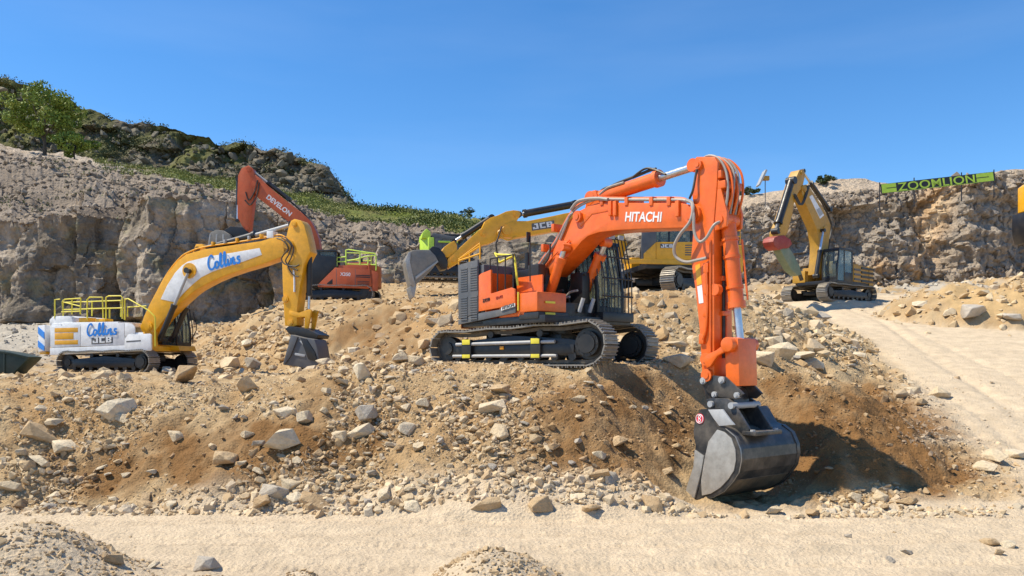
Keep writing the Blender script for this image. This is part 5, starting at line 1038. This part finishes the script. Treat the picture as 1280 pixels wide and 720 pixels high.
NAMED = [ # place as seen, width as seen, tone, label
 (49,541,44,'t','long tan slab jutting out high on the left end of the bank'),(76,559,40,'p','big pale boulder in the chain of rocks on the left bank'),(49,579,26,'p','lowest pale block of the rock chain on the left bank'),(6,616,34,'p','large pale boulder at the left edge of the photo'),(32,582,22,'t','brown shaded block beside the left rock chain'),(63,527,22,'p','small pale rock leaning above the long tan slab'),
 (226,468,46,'t','broad tan block on the bench just right of the white excavator'),(207,462,20,'p','pale stone wedged against the broad tan block on the bench'),(142,513,46,'p','flat pale slab below the white excavator tracks'),(152,524,22,'p','pale stone under the flat slab below the white excavator'),(219,548,26,'p','lone pale block in the middle of the left brown slope'),(281,574,42,'t','large tan wedge on the left slope above the toe rubble'),(349,551,40,'p','long pale slab slanting across the brown left slope'),
 (342,622,42,'g','large grey boulder at the toe of the left bank'),(366,609,30,'p','pale cube on the toe rubble beside the grey boulder'),(394,634,42,'t','tan block at the road edge left of centre'),(326,634,34,'t','tan block at the road edge beside the grey boulder'),(368,627,26,'p','pale wedge behind the tan block at the road edge'),(356,516,26,'p','pale tilted slab near the top of the left brown slope'),(180,634,26,'t','dark tan stone alone at the road edge on the left'),(266,559,14,'p','small pale upright stone above the tan wedge'),(64,624,24,'p','pale stone low on the left bank by the road'),(380,525,26,'p','pale block by the vertical rubble seam on the left'),
 (625,487,28,'t','tan boulder high on the bank under the orange excavator'),(614,511,34,'p','whitest boulder on the bank below the orange excavator'),(625,543,26,'p','pale standing block midway down the centre bank'),(529,504,19,'p','round pale stone near the bank top left of the orange excavator'),(507,512,17,'p','small pale stone left of the round one near the bank top'),(509,537,26,'p','flat pale rock midway down the centre left bank'),(449,541,32,'p','white boulder in the rubble seam left of centre'),(456,517,32,'g','greyish boulder topping the rubble seam left of centre'),(424,548,28,'p','long pale rock on the left side of the rubble seam'),(722,500,20,'p','pale stone alone on the brown slope below the tracks'),
 (771,553,26,'t','brown slab half way up the slope left of the black bucket'),(766,604,32,'g','pale grey boulder lying in the brown toe left of the bucket'),(746,594,30,'t','tan rock leaning against the pale grey boulder'),(676,634,36,'t','tan block at the toe right of centre'),(606,638,38,'t','brown block at the toe under the orange excavator'),(739,641,26,'t','brown wedge at the road edge left of the bucket'),(516,638,32,'p','pale slab at the toe in the middle of the photo'),(636,592,20,'p','small pale slab standing on the centre bank'),(816,634,30,'t','tan block at the toe close to the black bucket'),(749,568,18,'p','pale wedge above the grey boulder left of the bucket'),(846,559,16,'t','small tan block just left of the red badge'),(836,590,18,'t','tan stone close to the bucket lip'),
 (1070,626,32,'p','pale boulder in the shadow right of the black bucket'),(1104,624,26,'p','pale block at the tip of the bucket shadow'),(1136,630,24,'t','tan flat stone right of the bucket shadow tip'),(1246,571,30,'p','pale slab at the foot of the brown heap on the far right'),(1234,584,26,'p','second pale slab at the right foot of the brown heap'),(1271,567,26,'p','pale rock at the right edge of the photo near the ramp'),(1195,585,12,'p','small pale stone alone on the brown heap'),(1143,489,20,'p','left stone of the pale cluster beside the ramp'),(1173,490,30,'p','largest block of the pale cluster beside the ramp'),(1153,502,20,'t','lower tan stone of the pale cluster beside the ramp'),(969,641,24,'p','pale rock in front of the black bucket'),(1016,645,20,'t','tan clod in the row in front of the bucket'),
 (1240,680,22,'t','tan clod among the lumps on the road at the right'),(1262,684,24,'p','pale clod among the lumps on the road at the right'),(1250,692,16,'t','small tan clod on the road at the right edge'),(1135,694,14,'g','grey pebble on the road right of the bucket'),(1113,703,12,'g','second grey pebble on the road nearer the camera'),(1061,672,9,'g','small grey stone on the road below the brown heap'),
 (257,709,36,'g','grey rounded boulder in the foreground between the heaps'),(139,703,26,'t','tan block at the foot of the left foreground heap'),(190,709,18,'p','flat pale stone at the bottom edge left of the grey boulder'),
 (849,452,36,'p','big pale block between the far track and the orange arm'),(846,430,28,'p','pale slab behind the far track of the orange excavator'),(868,428,24,'p','pale block left of the orange arm'),(965,427,32,'p','pale slab right of the bucket linkage'),(980,440,38,'p','large pale slab right of the orange arm'),(1006,445,38,'p','broad white slab right of the arm above the brown heap'),(955,448,32,'p','white slab touching the orange arm on its right'),(1027,395,24,'g','dark grey stone near the top of the right rubble bank'),(1020,454,28,'p','pale slab at the lower end of the right rubble bank'),(940,436,24,'p','pale stone close behind the bucket rod'),
 (538,379,15,'p','small white stone under the dusty bucket'),(541,402,22,'p','rounded white boulder below the dusty bucket'),(530,430,28,'t','tan block left of the orange excavator tracks'),(285,456,28,'p','pale slab right of the white excavator cab'),(319,454,30,'g','grey flat slab left of the hanging black bucket'),(308,484,30,'t','tan slab on the bench edge below the yellow arm'),(429,463,18,'p','upright pale stone right of the hanging black bucket'),(452,464,34,'p','pale boulder on the bench right of the hanging bucket'),(428,479,18,'p','small pale stone on the bench edge below the upright one'),(472,377,14,'t','small tan stone on the crest beside the dusty bucket'),(359,426,16,'p','round pale stone left of the hanging bucket'),(308,430,18,'p','pale block on the slope under the yellow boom'),(500,448,26,'p','pale rock on the bench left of the big tracks'),(520,452,22,'p','pale rock almost touching the rear of the big tracks'),
 (1221,389,42,'g','large dark grey block on the right tan heap'),(1189,390,18,'p','pale stone left of the dark grey block on the heap'),(1152,380,16,'p','pale stone at the left foot of the right tan heap'),(1231,366,16,'p','pale stone on the crest of the right tan heap'),(1253,395,14,'p','pale stone right of the dark grey block on the heap'),(1206,370,14,'t','tan stone on top of the right heap'),(1268,396,22,'g','grey rock at the right end of the tan heap')]
TAKEN = []
for px, py, wd, tone, lab in NAMED:
    h_ = hit(px, py+wd*(.22 if py < 600 else .06))
    if h_ is None: continue
    x, y, z = h_; s = wd*y/FOC*1.08; TAKEN.append((x, y, s)); rock(x, y+s*.15, z, s, tone, lab, sink=.08 if py < 600 else .14)
# the other rocks of a good size: each described by its look and its nearest landmark
LAND = [(125,458,'the white excavator tracks'),(228,466,'the broad tan bench block'),(375,440,'the hanging black bucket'),(600,452,'the rear of the big tracks'),(740,452,'the front of the big tracks'),(614,511,'the whitest boulder'),(456,517,'the greyish boulder topping the rubble seam'),(449,541,'the white rubble seam boulder'),(342,622,'the large grey toe boulder'),(281,574,'the tan slope wedge'),(142,513,'the flat pale slab'),(76,559,'the big rock chain boulder'),(49,541,'the long tan slab'),(6,616,'the left edge boulder'),
 (874,524,'the red badge'),(860,615,'the bucket lip'),(766,604,'the pale grey toe boulder'),(722,500,'the lone stone below the tracks'),(625,487,'the tan boulder under the tracks'),(394,634,'the left road edge block'),(606,638,'the brown toe block'),(676,634,'the right toe block'),(515,637,'the pale toe slab'),(816,450,'the far orange track'),(1006,445,'the broad white slab'),(1027,395,'the dark grey stone'),(525,345,'the dusty grey bucket'),(440,355,'the red orange excavator'),(838,350,'the yellow excavator track'),(1160,492,'the pale ramp cluster'),(1070,626,'the pale boulder in shadow'),(349,551,'the long slanting slab'),(219,548,'the lone brown slope block'),(64,624,'the low left stone'),(180,634,'the dark road edge stone'),(771,553,'the brown slope slab'),(625,543,'the standing centre block'),(529,504,'the round crest stone'),(1195,585,'the lone heap stone'),(960,427,'the bucket linkage'),(541,402,'the rounded white boulder'),(308,430,'the yellow boom'),(1246,571,'the heap foot slab')]
SEEN = set()
def describe(px, py, wd, tone, flat):
    size = 'tiny' if wd < 9 else 'small' if wd < 13 else 'medium' if wd < 18 else 'large'; sh = 'flat' if flat < .62 else 'blocky' if flat < .82 else 'lumpy'
    for _, lx, ly, nm in sorted((math.hypot(px-a, (py-b)*1.3), a, b, n) for a, b, n in LAND)[:3]:
        dx, dy = px-lx, py-ly; far = 'close' if math.hypot(dx, dy) < 26 else ''
        r1 = 'left of' if dx < 0 else 'right of'; r2 = 'above' if dy < 0 else 'below'
        rel = r1 if abs(dx) > 2.2*abs(dy) else r2 if abs(dy) > 2.2*abs(dx) else r2+' and '+r1
        l = ' '.join(f'{size} {sh} {tone} rock {far} {rel} {nm}'.split())
        if l not in SEEN: SEEN.add(l); return l
    return None
ZL = [(48, (-12,-4.2,15.1,19.2), (.17,.34), 0), (60, (-4.2,-.8,15.1,19.0), (.16,.36), 0), (48, (-.8,4.0,15.1,18.4), (.15,.30), 0), (16, (6.0,9.3,15.3,19.5), (.14,.26), 1), (40, (5.5,13.5,23.5,33), (.25,.75), 0), (36, (-12,-2.5,25,43), (.3,.85), 0)]
for n, (x0, x1, y0, y1), (s0, s1), br_ in ZL:
    c_ = 0; tries = 0
    while c_ < n and tries < n*40:
        tries += 1; x = rr.uniform(x0, x1); y = rr.uniform(y0, y1); s = (s0**-1.3+rr.random()*(s1**-1.3-s0**-1.3))**(-1/1.3)
        if any((x-a)**2+(y-b)**2 < (.5*(s+q))**2 for a, b, q in TAKEN): continue
        if y0 > 20:
            dpl = float(sdf(np.array([x]), np.array([y]), PLAT)[0])
            if dpl > 4.6 or dpl < -.8 or (8.0 < x+17.4 < 9.6 and y < 36): continue
        z = gz(x, y); v_ = float(rubble(np.array([x]), np.array([y]), np.array([z]))[0])
        if rr.random() > .10+.9*v_: continue
        px, py = toz(x, y, z)
        if px < 0 or px > 1280 or (840 < px < 1010 and py > 480): continue
        tone = rr.choice('tttp' if br_ else 'ppptpg'); sq = rr.uniform(.5, 1.0)
        lab = describe(px, py, s*FOC/y, {'p':'pale','t':'tan','g':'grey'}[tone], sq)
        if lab is None: continue
        TAKEN.append((x, y, s)); c_ += 1; rock(x, y, z, s, tone, lab, sq=sq, sink=.06)

# ---------------------------------------------------------------- growth on the hill
def leaves(name, P, size, col, parent=None, mat=None, kind=None):
    """many small leaf faces at the points P"""
    n = len(P); a = rng.normal(size=(n, 3)); a /= np.linalg.norm(a, axis=1)[:, None]; b = np.cross(a, rng.normal(size=(n, 3))); b /= np.linalg.norm(b, axis=1)[:, None]
    s = (size*rng.uniform(.6, 1.3, n))[:, None]
    V = np.stack([P-a*s, P-b*s*.55, P+a*s, P+b*s*.55], 1).reshape(-1, 3); F = np.arange(4*n).reshape(n, 4)
    me = np_mesh(name, V, F, np.repeat(col, 4, 0)); o = link(name, me, mat or G_leaf, parent)
    if kind: o['kind'] = kind
    return o
def crown_pts(cx, n, r, flat=.8):
    """leaf points in clumps: each centre a ragged ball"""
    k = rng.integers(0, len(cx), n); v = rng.normal(size=(n, 3)); v /= np.linalg.norm(v, axis=1)[:, None]
    return cx[k]+v*(rng.uniform(.35, 1.05, n)**.6*r*rng.uniform(.7, 1.2, len(cx))[k])[:, None]*np.array((1, 1, flat)), k
def leafcol(n, k, nc, c0=(.065,.105,.018), c1=(.135,.165,.03)):
    t = (rng.random(nc)[k]*.7+rng.random(n)*.3)[:, None]; return np.array(c0)*(1-t)+np.array(c1)*t
def tree(name, base, W, Hh, label, cat, ncl, nl, leaf, lean=.0, trunk=True, c0=(.12,.19,.025), c1=(.27,.31,.055)):
    t = empty(name, base); prop(t, label, cat)
    v = rng.normal(size=(ncl, 3)); v /= np.linalg.norm(v, axis=1)[:, None]; q = v*rng.uniform(.25, 1, (ncl, 1))**.5
    C_ = q*np.array((W*.42, W*.38, Hh*.36))+np.array((0, 0, Hh*.60)); C_[:, 0] += rng.normal(0, W*.04, ncl)
    P, k = crown_pts(C_, nl, W*.12, .75); leaves('crown', P, leaf, leafcol(nl, k, ncl, c0, c1), t)
    if trunk:
        b = B(); b.tube(spline([(0,0,-.4),(.05,0,Hh*.16),(-.05,.1,Hh*.34),(.05,0,Hh*.62)], 4), [.03*Hh*(1-i/16) for i in range(13)], 8)
        for i in range(7):
            c = Vector(C_[rng.integers(0, ncl)]); b.tube(spline([(0,0,Hh*(.2+.04*i)), c*.5+Vector((0,0,Hh*.12)), c], 4), [.014*Hh*(1-j/11) for j in range(9)], 6)
        b.done('trunk', TRK, t)
    return t
TRK = paint('bark', (.09,.07,.05), .9, dust=.1)
tb = wallpt(56, 2, .35)
tree('tree', tb, 8.2, 8.0, 'leafy green tree on the hillside at the upper left', 'tree', 52, 6500, .17)
b2 = wallpt(93, 2, .25); tree('shrub', b2, 4.6, 3.8, 'rounded green shrub at the right foot of the hillside tree', 'shrub', 22, 2800, .16, trunk=True)
for px, band, f, W_, H_, lab in ((586,3,.6,2.6,1.6,'dark green bush on the skyline above the yellow bucket cylinder'),(935,3,.4,2.0,.75,'low dark green bush on the cliff top left of the solar pole'),(1032,3,.1,1.9,.8,'sparse grey green bush on the cliff top right of the yellow boom'),(437,3,.6,1.0,.9,'tiny dark bush at the foot of the dark crag')):
    p = wallpt(px, band, f); tree('bush', p+Vector((0,-.2,-.15)), W_, H_, lab, 'bush', 12, 900, .09, c0=(.03,.05,.015), c1=(.08,.10,.03))
def scrub(name, n, bands, p0, p1, size, c0, c1, cond=None, clus=9, spread=.5):
    px = rng.uniform(p0, p1, n); bnd = rng.choice(bands, n); i = np.clip(np.searchsorted(CW, px), 0, len(CW)-1)
    f = rng.random(n); j = np.array([NS[b]+int(f_*(NS[b+1]-NS[b])) for b, f_ in zip(bnd, f)])
    P = np.stack([Xd[i, j], Yd[i, j], Zd[i, j]], 1); keep = fbm(P[:, 0]*.12, P[:, 1]*.2+P[:, 2]*.25, oct=4, seed=97) > (0.0 if cond is None else cond)
    P = P[keep]; m = len(P); r = rng.uniform(.35, 1.2, m)*spread
    Q = np.repeat(P, clus, 0)+rng.normal(size=(m*clus, 3))*np.repeat(r, clus)[:, None]*np.array((1.1, .9, .55))+np.array((0, -.1, .15))
    t = np.repeat(rng.random(m), clus)[:, None]*.7+rng.random((m*clus, 1))*.3
    leaves(name, Q, size, np.array(c0)*(1-t)+np.array(c1)*t, kind='stuff')
scrub('hillside_scrub', 1500, [3], -60, 436, .13, (.04,.05,.016), (.12,.12,.04), .16, 12, .42)
scrub('crag_top_scrub', 900, [4], -60, 425, .12, (.05,.06,.018), (.13,.13,.04), -.05, 9, .32)
scrub('hillside_grass', 8000, [2], 120, 640, .10, (.12,.15,.03), (.27,.26,.075), -.25, 7, .35)
scrub('ridge_scrub', 1600, [2, 3], 430, 640, .15, (.045,.07,.018), (.13,.15,.035), .0, 14, .5)
scrub('ledge_weeds', 500, [1], -40, 330, .10, (.07,.09,.025), (.16,.17,.06), .12, 8, .3)

# ---------------------------------------------------------------- banner, solar pole, dark green skip
bl, br = px3(1100, 230.5, 58.6), px3(1243, 214.5, 59.0); hb = .68
t = empty('banner', bl); prop(t, 'long lime and black banner reading ZOOMLION along the top of the right cliff', 'banner')
ex = (br-bl); ln = ex.length; ang = math.atan2(ex.y, ex.x); pit_ = math.asin(ex.z/ln)
def onb(name, u0, u1, v0, v1, mat, d=0., th=.02):
    b = B(); b.box(u0*ln, u1*ln, -d-th, -d, v0*hb-hb, v1*hb-hb); o = b.done(name, mat, t, smooth=False); o.rotation_euler = (0, -pit_, ang); return o
onb('banner_sheet', 0, 1, 0, 1, P_bk)
for u0, u1 in ((.01,.135),(.835,.985)):
    onb('lime_stripe', u0, u1, .03, .46, P_li, .022, .006); onb('lime_stripe', u0, u1, .55, .97, P_li, .022, .006); onb('lime_stripe', u0 if u0 < .5 else u1-.04, u0+.04 if u0 < .5 else u1, .45, .56, P_li, .023, .006)
onb('lime_edge', .135, .835, .0, .05, P_li, .022, .006)
cu = bpy.data.curves.new('lettering', 'FONT'); cu.body = 'ZOOMLION'; cu.extrude = .01; cu.offset = .008; cu.space_character = 1.06
to = bpy.data.objects.new('lettering', cu); COL.objects.link(to); dg = bpy.context.evaluated_depsgraph_get(); me = bpy.data.meshes.new_from_object(to.evaluated_get(dg)); bpy.data.objects.remove(to)
xs = [v.co.x for v in me.vertices]; ys = [v.co.y for v in me.vertices]
for v in me.vertices:
    c = v.co; v.co = ((.15+.67*(c.x-min(xs))/(max(xs)-min(xs)))*ln, -.03-c.z, hb*(-.93+.86*(c.y-min(ys))/(max(ys)-min(ys))))
o = link('lettering', me, P_li, t); o.rotation_euler = (0, -pit_, ang)
for u in (0, .30, .715, 1.0):
    p = ex*u; b = B(); b.cyl((p.x, p.y+.06, p.z-1.9), (p.x, p.y+.06, p.z+(.16 if u in (0, 1.0) else .22)), .04, 8); b.done('post', P_bk, t)
sp = px3(956.5, 246, 62.8)
t = empty('solar_light', sp); prop(t, 'thin pole with a tilted solar panel and lamp box on the cliff top', 'solar light')
B().cyl((0,0,-.8),(0,0,1.55),.035,8).done('pole', P_gy, t)
B().prism([(-.62,.88),(-.50,.84),(.04,1.98),(-.08,2.06)], -.45, .45).done('solar_panel', P_lg, t); B().box(-.17,.30,-.14,.14,1.28,1.62).done('lamp_box', P_cy, t, bevel=.02)
B().cyl((-.25,0,1.42),(0,0,1.42),.03,6).done('bracket', P_gy, t)
SF = Frame(-20.6, 33.2, 2.0, 0)
t = empty('skip', SF.o, SF.a); prop(t, 'dark green steel skip with a sloping end at the left edge', 'skip')
b = SF.prism([(-90,432),(-14,436.5),(14,440.5),(37,446),(34,450),(19,464),(12,476),(-90,475)], -.9, .9); b.done('body', P_dg, t, bevel=.03)
for px in (-40, -20, 5): side_panel(SF, t, 'rib', [(px,439),(px+1.8,439),(px+1.8,472),(px,472)], -.9, .05, P_dg)
side_panel(SF, t, 'rim', [(-90,432),(-14,436.5),(14,440.5),(37,446),(35,448.5),(14,443),(-14,439),(-90,435)], -.9, .06, P_dg)
